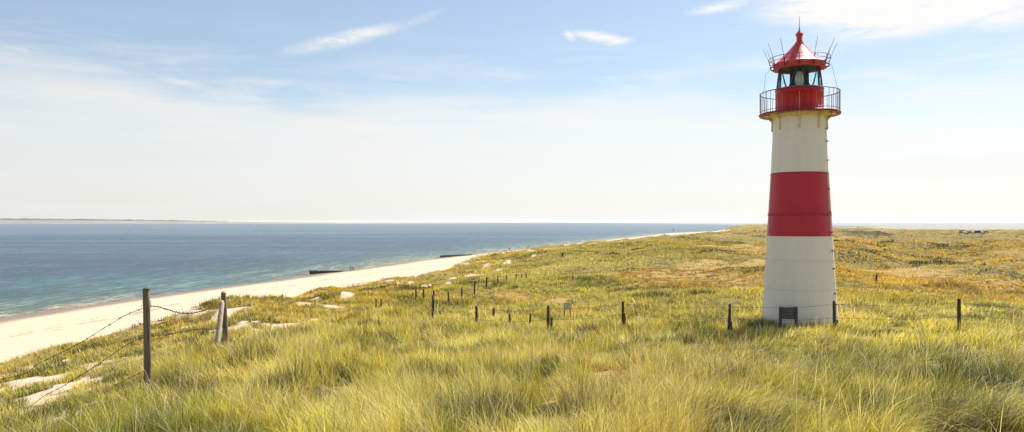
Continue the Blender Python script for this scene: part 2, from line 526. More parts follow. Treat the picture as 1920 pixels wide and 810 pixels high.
M_white = paint('white_paint', (.90, .85, .745), (.79, .73, .61), .5, .25)
M_red = paint('red_paint', (.56, .014, .026), (.46, .012, .022), .36, .25)
M_drum = paint('drum_red', (.58, .015, .022), (.44, .012, .018), .34, .2)
M_roof = paint('roof_red', (.60, .055, .05), (.50, .04, .04), .42, .2)
M_cream = simple('cream_paint', (.86, .74, .46), .5, var=.25, scale=9)
M_rail = simple('rail_red', (.23, .025, .03), .45, var=.4, scale=12)
M_soffit = simple('soffit', (.58, .27, .13), .6, c2=(.36, .10, .06), scale=5)
M_rod = simple('rod', (.10, .09, .095), .5, .4, .3)
M_dark = simple('dark_interior', (.05, .085, .13), .6, var=.4, scale=4)
M_grey = simple('grey_frame', (.20, .22, .24), .5, var=.3)
M_rivet = simple('rivet', (.28, .012, .018), .4, var=.3)
M_rivw = simple('rivet_white', (.50, .46, .38), .5, var=.3)
M_bolt = simple('bolt', (.14, .09, .06), .6, var=.4)
M_wood = simple('weathered_wood', (.27, .20, .125), .85, bump=.9, c2=(.10, .075, .05), scale=9, stretch=(5, 5, .35))
M_woodd = simple('dark_wood', (.115, .092, .068), .85, bump=.9, c2=(.045, .037, .029), scale=9, stretch=(5, 5, .35))
M_woodp = simple('pale_wood', (.50, .42, .31), .8, bump=.8, c2=(.30, .235, .16), scale=9, stretch=(5, 5, .3))
M_moss = simple('moss', (.13, .16, .03), .95, bump=1, scale=30)
M_wire = simple('rusty_wire', (.075, .045, .030), .7, .3, .4, 20)
M_pale = simple('pale_board', (.60, .56, .46), .5, var=.2)
M_groyne = simple('groyne_wood', (.085, .070, .045), .8, bump=.8, c2=(.028, .032, .014), scale=2)
M_bronze = simple('brass', (.55, .42, .20), .3, .8, .2)
M_tyre = simple('tyre', (.02, .02, .02), .8)
M_carglass = simple('car_glass', (.03, .04, .05), .1, var=.1)
M_skin = simple('skin', (.50, .30, .21), .6)
M_hair = simple('hair', (.04, .025, .02), .7)

M_glass, b, out = mat('lantern_glass')
g = b.n('ShaderNodeBsdfGlass', inp={'Color': (.80, .97, .96, 1), 'Roughness': 0.0, 'IOR': 1.04})
t_ = b.n('ShaderNodeBsdfTransparent', inp={'Color': (.84, .97, .96, 1)})
gl = b.n('ShaderNodeBsdfGlossy', inp={'Color': (.9, 1, 1, 1), 'Roughness': .03})
fr = b.n('ShaderNodeFresnel', inp={'IOR': 1.18})
ms = b.n('ShaderNodeMixShader', inp={0: fr.outputs[0]})
b.link(t_.outputs[0], ms.inputs[1])
b.link(gl.outputs[0], ms.inputs[2])
b.link(ms.outputs[0], out.inputs['Surface'])
M_lens, b, out = mat('lens_glass')
p = b.n('ShaderNodeBsdfPrincipled', inp={'Base Color': (.98, .95, .80, 1), 'Roughness': .12, 'Transmission Weight': .30, 'IOR': 1.5})
b.link(p.outputs[0], out.inputs['Surface'])


# ------------------------------------------------------------------ object helpers
def link(name, me, parent=None, smooth=False):
    o = bpy.data.objects.new(name, me)
    COL.objects.link(o)
    if parent is not None:
        o.parent = parent
    return o


def from_bm(name, bm, m, parent=None, smooth=False):
    me = bpy.data.meshes.new(name)
    bm.to_mesh(me)
    bm.free()
    me.materials.append(m)
    if smooth:
        for f in me.polygons:
            f.use_smooth = True
    return link(name, me, parent)


def tag(o, label=None, cat=None, group=None, kind=None):
    if label:
        o['label'] = label
    if cat:
        o['category'] = cat
    if group:
        o['group'] = group
    if kind:
        o['kind'] = kind
    return o


def empty(name, loc, rz=0.0):
    o = bpy.data.objects.new(name, None)
    COL.objects.link(o)
    o.location = loc
    o.rotation_euler = (0, 0, rz)
    o.empty_display_size = .2
    return o


def add_box(bm, c, s, rot=None):
    m = Matrix.Translation(c) @ (rot.to_4x4() if rot else Matrix.Identity(4)) @ Matrix.Diagonal((s[0], s[1], s[2], 1))
    return bmesh.ops.create_cube(bm, size=1.0, matrix=m)['verts']


def add_tube(bm, pts, r, n=8, cap=True):
    """tube along points; r number or list"""
    pts = [Vector(p) for p in pts]
    rs = r if isinstance(r, (list, tuple)) else [r] * len(pts)
    rings = []
    up = Vector((0.03, 0.02, 1))
    prev = None
    for i, p in enumerate(pts):
        d = (pts[min(i + 1, len(pts) - 1)] - pts[max(i - 1, 0)]).normalized()
        a = up.cross(d)
        if a.length < .1:
            a = Vector((1, 0, 0)).cross(d)
        a.normalize()
        if prev is not None and prev.dot(a) < 0:
            a = -a
        prev = a
        bb = d.cross(a)
        rings.append([bm.verts.new(p + (a * math.cos(2 * PI * k / n) + bb * math.sin(2 * PI * k / n)) * rs[i]) for k in range(n)])
    for i in range(len(rings) - 1):
        for k in range(n):
            bm.faces.new((rings[i][k], rings[i][(k + 1) % n], rings[i + 1][(k + 1) % n], rings[i + 1][k]))
    if cap:
        bm.faces.new(rings[0][::-1])
        bm.faces.new(rings[-1])


def add_lathe(bm, prof, n=64, a0=0.0, a1=2 * PI, closed=True):
    full = abs(a1 - a0 - 2 * PI) < 1e-6
    cols = n if full else n + 1
    ring = []
    for (r, z) in prof:
        ring.append([bm.verts.new((r * math.sin(a0 + (a1 - a0) * k / n), -r * math.cos(a0 + (a1 - a0) * k / n), z)) for k in range(cols)])
    for i in range(len(prof) - 1):
        for k in range(n):
            k2 = (k + 1) % cols
            try:
                bm.faces.new((ring[i][k], ring[i][k2], ring[i + 1][k2], ring[i + 1][k]))
            except ValueError:
                pass


def add_ring(bm, Rr, z, r, n=72, m=6):
    vs = []
    for k in range(n):
        a = 2 * PI * k / n
        vs.append([bm.verts.new(((Rr + r * math.cos(2 * PI * j / m)) * math.sin(a), -(Rr + r * math.cos(2 * PI * j / m)) * math.cos(a), z + r * math.sin(2 * PI * j / m))) for j in range(m)])
    for k in range(n):
        for j in range(m):
            bm.faces.new((vs[k][j], vs[(k + 1) % n][j], vs[(k + 1) % n][(j + 1) % m], vs[k][(j + 1) % m]))


def np_mesh(name, verts, faces_loops, loop_start, loop_total, m):
    me = bpy.data.meshes.new(name)
    me.vertices.add(len(verts))
    me.vertices.foreach_set('co', np.ascontiguousarray(verts, dtype=np.float32).ravel())
    me.loops.add(len(faces_loops))
    me.loops.foreach_set('vertex_index', np.ascontiguousarray(faces_loops, dtype=np.int32))
    me.polygons.add(len(loop_start))
    me.polygons.foreach_set('loop_start', np.ascontiguousarray(loop_start, dtype=np.int32))
    me.update(calc_edges=True)
    me.materials.append(m)
    return me


def set_col(me, name, arr3):
    a = me.attributes.new(name, 'FLOAT_COLOR', 'POINT')
    full = np.ones((len(arr3), 4), np.float32)
    full[:, :3] = arr3
    a.data.foreach_set('color', full.ravel())


def grid_mesh(name, X, Y, Z, m, wrap=False):
    nr, nc = X.shape
    verts = np.stack([X, Y, Z], -1).reshape(-1, 3)
    i = np.arange(nr - 1)[:, None]
    cN = nc if wrap else nc - 1
    j = np.arange(cN)[None]
    j2 = (j + 1) % nc
    q = np.stack([i * nc + j, i * nc + j2, (i + 1) * nc + j2, (i + 1) * nc + j], -1).reshape(-1, 4)
    me = np_mesh(name, verts, q.ravel(), np.arange(len(q)) * 4, None, m)
    me.polygons.foreach_set('use_smooth', np.ones(len(q), dtype=bool))
    return me


# ------------------------------------------------------------------ terrain sheet
az_f = np.linspace(-R(46), R(46), 800)
az_b = np.linspace(R(46), 2 * PI - R(46), 112)[1:-1]
AZ = np.concatenate([az_f, az_b])
RR = np.concatenate([[0.02], np.exp(np.linspace(math.log(1.2), math.log(2600), 560))])
A_, R_ = np.meshgrid(AZ, RR)
GX, GY = R_ * np.sin(A_), R_ * np.cos(A_)
GZ = land(GX, GY)
GZ = np.maximum(GZ, -6)
me = grid_mesh('dunes', GX, GY, GZ, M_ground, wrap=True)
sm_ = sand_mask(GX.ravel(), GY.ravel())
orm = np.clip(blobs(ORANGE, GX.ravel(), GY.ravel(), .5) + sm(fbm(GX.ravel(), GY.ravel(), 22, 3, 51), .1, .4) * sm(np.hypot(GX.ravel(), GY.ravel()), 60, 120) * .8, 0, 1)
wet = sm(GZ.ravel(), 0.32, 0.10) if False else 1 - sm(GZ.ravel(), 0.08, 0.26)
set_col(me, 'cover', np.stack([sm_, orm, wet], -1))
a = me.attributes.new('shrub', 'FLOAT', 'POINT')
a.data.foreach_set('value', (shrubs(GX.ravel(), GY.ravel()) * .85).astype(np.float32))
dunes = link('dunes', me)
tag(dunes, 'rolling sand dunes sloping down to a pale beach', None, None, 'structure')

# ------------------------------------------------------------------ sea
RS = np.exp(np.linspace(math.log(20), math.log(20000), 300))
A2, R2 = np.meshgrid(np.linspace(-PI, PI, 721)[:-1], RS)
SX, SY = R2 * np.sin(A2), R2 * np.cos(A2)
me = grid_mesh('sea', SX, SY, SX * 0, M_sea, wrap=True)
dist = (shore_x(SY.ravel()) - SX.ravel())
slope = np.gradient(SH[:, 1], SH[:, 0])
ct = 1 / np.sqrt(1 + np.interp(SY.ravel(), SH[:, 0], slope) ** 2)
depth = np.clip(dist * ct / 160.0, 0, 1)
a = me.attributes.new('depth', 'FLOAT', 'POINT')
a.data.foreach_set('value', depth.astype(np.float32))
sea = link('sea', me)
tag(sea, 'blue green sea stretching to the horizon', None, None, 'structure')

# far sandbank across the water with its dark low wood
def far_strip(name, m, pxs, tops, Y0, z0, depth_, jag, seed):
    bm = bmesh.new()
    n = 260
    P = np.linspace(pxs[0], pxs[-1], n)
    T = np.interp(P, pxs, tops)
    rows = []
    for k in range(n):
        zt = EYE + (HZ - T[k]) / F * Y0
        zt += jag * float(fbm(np.array([P[k]]), np.array([seed * 3.1]), 14, 3, seed)[0])
        x = (P[k] - 960) / F * Y0
        zt = max(zt, z0 + .3)
        rows.append([bm.verts.new((x, Y0 - 90 if False else Y0, z0 - 1)), bm.verts.new((x, Y0 + depth_ * .25, (z0 + zt) / 2)),
                     bm.verts.new((x * 1.01, Y0 + depth_ * .5, zt)), bm.verts.new((x * 1.02, Y0 + depth_, z0 - 1))])
    for k in range(n - 1):
        for j in range(3):
            bm.faces.new((rows[k][j], rows[k + 1][j], rows[k + 1][j + 1], rows[k][j + 1]))
    return from_bm(name, bm, m, None, True)


M_bank = simple('far_sand', (.25, .225, .20), .9, var=.15, scale=.003)
M_fwood = simple('far_wood', (.07, .085, .10), .95, c2=(.12, .13, .12), scale=.01)
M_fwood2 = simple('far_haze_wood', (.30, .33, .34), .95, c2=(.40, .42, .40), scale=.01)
o = far_strip('sandbank', M_bank, [-500, 0, 300, 600, 800, 900], [412.8, 412.8, 414.6, 417.2, 418.6, 419], 6000, 0, 300, .6, 61)
tag(o, 'long pale sandbank across the water on the horizon', None, None, 'structure')
o = far_strip('far_wood', M_fwood, [-500, 0, 130, 240, 330, 420], [409.2, 409.6, 410.2, 411.6, 413, 415], 6300, 0, 300, 5.0, 62)
tag(o, 'low dark wood on the far sandbank at the left edge', 'woodland', None, 'stuff')
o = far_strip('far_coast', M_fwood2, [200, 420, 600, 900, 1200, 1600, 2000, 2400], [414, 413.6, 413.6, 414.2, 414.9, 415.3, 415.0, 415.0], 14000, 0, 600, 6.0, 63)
tag(o, 'faint hazy coast low along the horizon', None, None, 'structure')

# ------------------------------------------------------------------ marram grass
def cover_color(x, y, n):
    """base tone of vegetation by place: green, yellow-green, straw, golden"""
    r = np.hypot(x, y)
    G = np.array([.085, .115, .012])
    YG = np.array([.43, .385, .044])
    ST = np.array([.68, .565, .160])
    GO = np.array([.56, .365, .055])
    BR = np.array([.24, .135, .045])
    wl = np.clip(r * 0.12, 1.6, 30)
    f1 = np.where(r < 40, fbm(x, y, 2.6, 3, 71), fbm(x, y, 14, 3, 72))
    f2 = np.where(r < 40, fbm(x, y, 5.5, 3, 73), fbm(x, y, 30, 3, 74))
    f3 = np.where(r < 40, fbm(x, y, 1.1, 2, 75), fbm(x, y, 7, 3, 76))
    cxx = crest_x(y)
    fore = np.exp(-((x - cxx - 4) / 9.0) ** 2) * sm(r, 14, 30)
    right = sm(x / np.maximum(y, 1), .33, .60) * sm(y, 33, 60)
    org = blobs(ORANGE, x, y, .5)
    c = YG + (ST - YG) * sm(f1, -.15, .55)[:, None]
    warm = sm(x / np.maximum(y, 1) + .10 * fbm(x, y, 30, 2, 95), .13, .27) * sm(r + 8 * fbm(x, y, 12, 2, 96), 47, 60)
    sage = (1 - warm) * sm(r, 30, 45) * (1 - fore)
    c = c + (np.array([.50, .45, .13]) - c) * (sage * .75)[:, None]
    gold = np.clip(.78 * warm * (.7 + .6 * sm(f2, -.4, .4)) + sm(f2, .05, .55) * .50 * (1 - .8 * (r < 12) * sm(x / np.maximum(y, 1), .15, .35)) + .35 * right + .55 * fore + org * .9, 0, 1)
    GR_ = GO + (np.array([.52, .345, .085]) - GO) * warm[:, None]
    c = c + (GR_ - c) * gold[:, None]
    green = np.clip(sm(-f1 + .5 * f3, .20, .50) * .85 * (1 - .85 * warm) + .35 * (r < 16) * sm(x / np.maximum(y, 1), .20, .45) + .25 * sm(-x, 4, 12) * (y < 30), 0, 1) * (1 - .6 * org)
    c = c + (G - c) * green[:, None]
    # dark olive tussock blotches: shade of the gaps painted into the blade tone
    tus_shade = np.where(r < 24, sm(fbm(x, y, 1.3, 2, 91), .24, .42), np.where(r < 60, sm(fbm(x, y, 3.4, 3, 92), .32, .44), sm(fbm(x, y, 8, 3, 93), .34, .46)))
    c = c + (np.array([.045, .055, .012]) - c) * (tus_shade * .85 * (1 - .5 * org))[:, None]
    # dark shrubby hollows far right
    dk = shrubs(x, y) * .96
    c = c + (np.array([.035, .045, .012]) - c) * dk[:, None]
    br = np.clip(sm(f3, .25, .6) * .45 + .35 * org, 0, 1)
    c = c + (BR - c) * br[:, None]
    j = 1 + rng.normal(0, 1, len(x)) * np.interp(r, [20, 120], [.20, .10])
    c = c * np.clip(j, .5, 1.6)[:, None]
    c[:, 0] *= rng.normal(1, .06, len(x))
    return np.clip(c, 0.01, .8)


def ring_points(r0, r1, n, half=R(43)):
    a = rng.uniform(-half, half, n)
    r = np.sqrt(rng.uniform(r0 * r0, r1 * r1, n))
    return r * np.sin(a), r * np.cos(a)


VERTS, LOOPS, LSTART, TONES = [], [], [], []
voff = 0
loff = 0


def blades(x, y, z, L, w, seg, clumpdir, lean, col_, upright=1.0):
    """append curved blades; arrays per blade"""
    global voff, loff
    n = len(x)
    ang = clumpdir
    dxh, dyh = np.cos(ang), np.sin(ang)
    wa = ang + PI / 2 + rng.normal(0, .5, n)
    wx, wy = np.cos(wa), np.sin(wa)
    ts = np.linspace(0, 1, seg + 1)
    V = np.empty((n, 2 * seg + 1, 3))
    T = np.empty((n, 2 * seg + 1, 3))
    for i, t in enumerate(ts):
        hx = lean * (0.25 * t + .75 * t * t) * L
        zz = np.sqrt(np.clip(1 - (lean * .85) ** 2 * t * t * .75, .08, 1)) * L * t - .18 * L * lean ** 2 * t ** 3
        cx_, cy_, cz_ = x + dxh * hx, y + dyh * hx, z + zz
        ww = w * .5 * (1 - .55 * t)
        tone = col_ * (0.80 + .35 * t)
        if i < seg:
            V[:, 2 * i, 0], V[:, 2 * i, 1], V[:, 2 * i, 2] = cx_ - wx * ww, cy_ - wy * ww, cz_
            V[:, 2 * i + 1, 0], V[:, 2 * i + 1, 1], V[:, 2 * i + 1, 2] = cx_ + wx * ww, cy_ + wy * ww, cz_
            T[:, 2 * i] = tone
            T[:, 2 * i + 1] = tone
        else:
            V[:, 2 * i, 0], V[:, 2 * i, 1], V[:, 2 * i, 2] = cx_, cy_, cz_
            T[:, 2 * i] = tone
    nv = 2 * seg + 1
    base = voff + np.arange(n)[:, None] * nv
    loops, sizes = [], []
    for i in range(seg - 1):
        loops.append(base + np.array([2 * i, 2 * i + 1, 2 * i + 3, 2 * i + 2]))
        sizes.append(4)
    i = seg - 1
    loops.append(base + np.array([2 * i, 2 * i + 1, 2 * i + 2]))
    sizes.append(3)
    lp = np.concatenate(loops, 1)
    per = lp.shape[1]
    st = np.concatenate([[0], np.cumsum(sizes)[:-1]])
    LSTART.append((loff + np.arange(n)[:, None] * per + st[None]).ravel())
    LOOPS.append(lp.ravel())
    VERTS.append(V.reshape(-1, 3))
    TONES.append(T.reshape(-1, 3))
    voff += n * nv
    loff += n * per


def grass_zone(r0, r1, clumps, per, Lr, wfun, seg, spread, half=R(43)):
    x, y = ring_points(r0, r1, clumps, half)
    r = np.hypot(x, y)
    s = sand_mask(x, y)
    cxx = crest_x(y)
    dens = np.where(r < 22, fbm(x, y, .9, 2, 81), np.where(r < 45, fbm(x, y, 2.2, 2, 87), fbm(x, y, 6, 2, 82)))
    keep = (rng.random(len(x)) > s * .955) & (rng.random(len(x)) < .82 + dens * np.interp(r, [4, 18, 40, 60], [2.6, 2.4, 1.3, .8]))
    keep &= ((x - TX) ** 2 + (y - TY) ** 2) > 1.30 ** 2
    zt = land(x, y)
    keep &= zt > 1.2
    x, y, zt, s = x[keep], y[keep], zt[keep], s[keep]
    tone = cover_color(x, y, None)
    org = blobs(ORANGE, x, y, .5)
    fl = np.where(np.hypot(x, y) < 40, fbm(x, y, 3.2, 2, 83), fbm(x, y, 12, 2, 84))
    Lc = Lr * (1 + .12 * sm(x / np.maximum(y, 1), .1, .5)) * np.clip(1 + .45 * fl, .5, 1.5) * (1 - .45 * org) * rng.uniform(.75, 1.25, len(x))
    Lc = Lc * (1 - .32 * sm(-x / np.maximum(y, 1), .42, .54) * sm(r[keep], 8.5, 10.5)) * np.interp(np.hypot(x - 0, y), [20, 50], [1, .8])
    ns = np.zeros(len(x))
    for (SX_, SY_, a_, b_) in SAND:
        ns = np.maximum(ns, np.exp(-(((x - SX_) / (a_ * 1.3 + .3)) ** 2 + ((y - SY_ + b_ * .6) / (b_ * 1.6 + .5)) ** 2)))
    Lc = Lc * (1 - .5 * ns * (r[keep] > 9.5))
    pb = np.exp(-(((x + 5.45) / .9) ** 2 + ((y - 11.1) / .7) ** 2))
    Lc = Lc * (1 + .35 * pb)
    tone = tone + (np.array([.06, .085, .012]) - tone) * (pb * .85)[:, None]
    # wind field: leaning right and towards the camera on the right, gently left on the left
    side = sm(x / np.maximum(y, 1), .0, .45)
    wang = R(150) + (R(-35) - R(150)) * side + fbm(x, y, 5, 2, 85) * 1.8 + rng.normal(0, .55, len(x))
    wstr = np.clip(.26 + .46 * side + .4 * fbm(x, y, 3, 2, 86) + rng.normal(0, .10, len(x)), .05, .95)
    k = np.repeat(np.arange(len(x)), per)
    n = len(k)
    oa = rng.uniform(0, 2 * PI, n)
    od = np.abs(rng.normal(0, 1, n)) * spread
    bx = x[k] + np.cos(oa) * od
    by = y[k] + np.sin(oa) * od
    bz = zt[k] - .02 - od * .05
    fan = rng.uniform(.10, .80, n)
    vx = np.cos(oa) * fan + np.cos(wang[k]) * wstr[k]
    vy = np.sin(oa) * fan + np.sin(wang[k]) * wstr[k]
    lean = np.clip(np.hypot(vx, vy), .05, 1.05)
    ang = np.arctan2(vy, vx)
    L = Lc[k] * rng.uniform(.55, 1.15, n)
    rr = np.hypot(bx, by)
    w = wfun(rr) * rng.uniform(.7, 1.4, n)
    cc = tone[k] * np.clip(1 + rng.normal(0, 1, n) * np.interp(r[keep][k], [15, 60, 150], [.38, .24, .13]), .3, 2.1)[:, None]
    # longer bent flowering stalks, pale straw
    st_ = (rng.random(n) < .025) & (r[keep][k] < 40)
    L[st_] *= 1.55
    cc[st_] = np.array([.66, .57, .33]) * rng.uniform(.8, 1.15, st_.sum())[:, None]
    # dry straw-coloured blades among the green
    dry = (rng.random(n) < np.interp(r[keep][k], [20, 90], [.22, .07])) & ~st_
    cc[dry] = cc[dry] * .35 + np.array([.52, .45, .24]) * .65 * rng.uniform(.75, 1.2, dry.sum())[:, None]
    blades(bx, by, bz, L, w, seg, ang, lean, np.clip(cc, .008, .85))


grass_zone(3.0, 9, 6500, 30, .40, lambda r: .0042 + 0 * r, 4, .045)
grass_zone(9, 18, 17000, 22, .38, lambda r: np.maximum(.0055, r * .00052), 3, .06)
grass_zone(18, 34, 26000, 15, .38, lambda r: r * .00058, 3, .10)
grass_zone(34, 75, 38000, 11, .38, lambda r: r * .00072, 2, .20)
grass_zone(75, 180, 46000, 9, .40, lambda r: r * .0009, 2, .55)
grass_zone(180, 700, 52000, 6, .50, lambda r: r * .0010, 2, 1.6)

me = np_mesh('marram_grass', np.concatenate(VERTS), np.concatenate(LOOPS), np.concatenate(LSTART), None, M_grass)
set_col(me, 'tone', np.concatenate(TONES))
print('GRASS verts', len(me.vertices), 'faces', len(me.polygons))
grass = link('marram_grass', me)
tag(grass, 'wind blown golden green marram grass covering the dunes', 'grass', None, 'stuff')
del VERTS, LOOPS, LSTART, TONES

# ------------------------------------------------------------------ lighthouse
LH = empty('lighthouse', (TX, TY, TZ), 0)
LH.rotation_euler = (0, 0, -math.atan2(TX, TY))      # turned so that one bracket faces the dune top
tag(LH, 'red and white striped lighthouse with red lantern room', 'lighthouse')
def zr(z):
    return z - TZ


def shaft(name, pts, m):
    bm = bmesh.new()
    add_lathe(bm, pts, 128)
    return from_bm(name, bm, m, LH, True)


prof = [(12.0, 1.375), (12.13, 1.365), (12.8, 1.318), (13.6, 1.262), (14.5, 1.203), (15.48, 1.148), (16.3, 1.100), (17.82, 1.012), (19.0, .958), (20.11, .915)]
def rad(z):
    return float(np.interp(z, [p_[0] for p_ in prof], [p_[1] for p_ in prof]))


def seg_prof(z0, z1, lips=True):
    zs = [z0] + [p_[0] for p_ in prof if z0 < p_[0] < z1] + [z1]
    return [(rad(z), zr(z)) for z in zs]


shaft('lower_wall', seg_prof(11.5, 15.48), M_white)
shaft('red_band', [(rad(15.48), zr(15.475))] + [(r_ + .006, z_) for r_, z_ in seg_prof(15.475, 17.825)] + [(rad(17.82), zr(17.825))], M_red)
shaft('upper_wall', seg_prof(17.82, 20.08), M_white)
# plate seams: thin straps with rivets
def strap(z, m, h=.05, t=.014):
    bm = bmesh.new()
    add_lathe(bm, [(rad(z - h) + .004, zr(z - h)), (rad(z - h) + t, zr(z - h) + .006), (rad(z + h) + t, zr(z + h) - .006), (rad(z + h) + .004, zr(z + h))], 128)
    return from_bm('seam_strap', bm, m, LH, True)


strap(16.28, M_red, .055)
strap(19.35, M_white, .035, .0055)
strap(14.62, M_white, .03, .0055)
strap(13.55, M_white, .03, .0055)
strap(12.60, M_white, .03, .0055)
# skirting at the foot
bm = bmesh.new()
add_lathe(bm, [(1.45, zr(11.6)), (1.45, zr(12.10)), (1.40, zr(12.16)), (1.33, zr(12.17))], 96)
from_bm('foot_ring', bm, M_white, LH, True)


def rivets(name, pts, m, s=.014):
    bm = bmesh.new()
    for p_, nrm in pts:
        q = nrm.to_track_quat('Z', 'Y').to_matrix().to_4x4()
        bmesh.ops.create_icosphere(bm, subdivisions=1, radius=s, matrix=Matrix.Translation(p_) @ q @ Matrix.Diagonal((1, 1, .6, 1)))
    return from_bm(name, bm, m, LH, True)


def onwall(a, z, off=.012):
    r_ = rad(z) + off
    return Vector((r_ * math.sin(a), -r_ * math.cos(a), zr(z))), Vector((math.sin(a), -math.cos(a), .05)).normalized()


pts = []
for k in range(110):
    a = 2 * PI * k / 110
    pts += [onwall(a, 16.25, .018), onwall(a, 16.31, .018), onwall(a, 17.77)]
for k in range(40):
    z = 15.55 + k * .056
    for a in (-1.18, -1.12, 1.02, 1.12, 2.6):
        pts.append(onwall(a, z))
rivets('rivets', pts, M_rivet)
pts = []
for k in range(110):
    a = 2 * PI * k / 110
    pts += [onwall(a, 14.62, .016), onwall(a, 13.55, .016)]
rivets('wall_rivets', pts, M_rivw, .009)
# row of climbing bolts / conduit on the right
bm = bmesh.new()
for z in (13.0, 13.4, 14.3, 14.95, 15.62, 16.35, 17.2, 18.25, 18.95, 19.42):
    p_, n_ = onwall(1.17 if z < 18 else 1.22, z, .0)
    add_tube(bm, [p_, p_ + n_ * .07], .020, 6)
    add_tube(bm, [p_ + n_ * .06, p_ + n_ * .075], .032, 6)
from_bm('step_bolts', bm, M_bolt, LH)
bm = bmesh.new()
add_tube(bm, [onwall(1.19, z, .03)[0] for z in np.linspace(12.2, 19.9, 30)], .010, 5)
from_bm('lightning_conductor', bm, M_cream, LH, True)

# gallery
GR = 1.40
zf = 20.02
bm = bmesh.new()
add_lathe(bm, [(.86, zr(zf + .035)), (GR, zr(zf + .03)), (GR + .02, zr(zf + .03)), (GR + .02, zr(zf - .05)), (GR - .03, zr(zf - .05)), (GR - .04, zr(zf)), (.86, zr(zf + .0))], 96)
from_bm('gallery_floor', bm, M_soffit, LH)
bm = bmesh.new()
add_ring(bm, GR + .012, zr(zf + .0), .035, 96, 8)
from_bm('gallery_rim', bm, M_rail, LH, True)
rl = bmesh.new()
add_ring(rl, GR, zr(20.82), .017, 96, 8)
add_ring(rl, GR, zr(20.14), .010, 96, 6)
RAIL = from_bm('railing', rl, M_rail, LH, True)
for k in range(36):
    a = 2 * PI * (k + .5) / 36
    bm = bmesh.new()
    rr = .0165 if k % 6 == 0 else .0095
    add_tube(bm, [(GR * math.sin(a), -GR * math.cos(a), zr(20.0)), (GR * math.sin(a), -GR * math.cos(a), zr(20.82))], rr, 6)
    from_bm('baluster', bm, M_rail, RAIL, True)
for k in range(8):
    a = 2 * PI * k / 8
    s_, c_ = math.sin(a), -math.cos(a)
    P = lambda r_, z: (r_ * s_, r_ * c_, zr(z))
    bm = bmesh.new()
    tx, ty = -c_, s_
    add_tube(bm, [P(rad(19.4) + .02, 19.46), P(rad(19.6) + .025, 19.6), P(.96, 19.75), P(1.04, 19.86), P(1.16, 19.935), P(1.30, 19.97)], [.040, .033, .031, .031, .033, .038], 8)
    add_tube(bm, [P(.90, 19.975), P(1.385, 19.975)], .034, 6)
    add_tube(bm, [P(rad(19.7) + .018, 19.99), P(rad(19.4) + .018, 19.44)], .032, 6)
    bmesh.ops.create_uvsphere(bm, u_segments=8, v_segments=6, radius=.036, matrix=Matrix.Translation(P(rad(19.4) + .02, 19.44)))
    from_bm('gallery_bracket', bm, M_cream, LH, True)
bm = bmesh.new()
add_lathe(bm, [(.915, zr(20.0)), (1.10, zr(20.0)), (1.10, zr(19.975)), (.96, zr(19.965)), (.95, zr(19.90)), (.93, zr(19.86)), (.92, zr(19.86))], 96)
from_bm('cornice', bm, M_cream, LH, True)

# lantern drum
DR = .835
bm = bmesh.new()
add_lathe(bm, [(DR, zr(20.03)), (DR + .03, zr(20.04)), (DR + .03, zr(20.10)), (DR, zr(20.12)), (DR, zr(20.76)), (DR + .018, zr(20.77)), (DR + .018, zr(20.80)), (DR, zr(20.81)), (DR, zr(20.90)),
               (DR + .025, zr(20.91)), (DR + .025, zr(20.95)), (DR - .06, zr(20.96)), (DR - .06, zr(20.90))], 96)
DRUM = from_bm('lantern_drum', bm, M_drum, LH, False)
for f in DRUM.data.polygons:
    f.use_smooth = abs(f.normal.z) < .3
for k in range(24):
    a = 2 * PI * k / 24
    bm = bmesh.new()
    q = Matrix.Rotation(a, 3, 'Z')
    add_box(bm, q @ Vector((0, -DR - .003, zr(20.44))), (.013, .012, .62), q)
    from_bm('drum_rib', bm, M_rail if k % 3 else M_cream, DRUM)
bm = bmesh.new()
for k in range(24):
    a = 2 * PI * (k + .5) / 24
    for z in (20.85,):
        add_tube(bm, [(DR * math.sin(a), -DR * math.cos(a), zr(z)), ((DR + .02) * math.sin(a), -(DR + .02) * math.cos(a), zr(z))], .012, 6)
from_bm('drum_bolts', bm, M_rail, DRUM)
# hatch in the drum
bm = bmesh.new()
q = Matrix.Rotation(R(24), 3, 'Z')
add_box(bm, q @ Vector((0, -DR - .01, zr(20.38))), (.05, .05, .05), q)
from_bm('drum_vent', bm, M_drum, DRUM)

# glazing: triangular lattice of bars
zb, zt_ = 20.95, 21.735
rb_, rt_ = .80, .755
def gp(a, t, off=0):
    r_ = rb_ + (rt_ - rb_) * t + off
    return Vector((r_ * math.sin(a), -r_ * math.cos(a), zr(zb + (zt_ - zb) * t)))


bm = bmesh.new()
add_lathe(bm, [(rb_ - .02, zr(zb)), (rt_ - .02, zr(zt_))], 72)
GLZ = from_bm('lantern_glass', bm, M_glass, LH, True)
for k in range(6):
    at_ = 2 * PI * k / 6
    ab = at_ + PI / 6
    for aa, sgn in ((at_, 1), (at_, -1)):
        bm = bmesh.new()
        a1 = aa + sgn * .09
        a0 = aa + sgn * (PI / 6 - .06)
        pts_ = [gp(a0 + (a1 - a0) * t, t) for t in (0, .25, .5, .75, 1)]
        add_tube(bm, pts_, .019 if k in (0, 1, 5) else .011, 6)
        from_bm('glazing_bar', bm, M_rail if k in (0,) else M_grey if k in (2, 3, 4) else M_rail, LH, True)
bm = bmesh.new()
add_ring(bm, rt_, zr(zt_), .03, 72, 6)
add_ring(bm, rb_, zr(zb + .01), .025, 72, 6)
from_bm('glazing_ring', bm, M_grey, LH, True)
bm = bmesh.new()
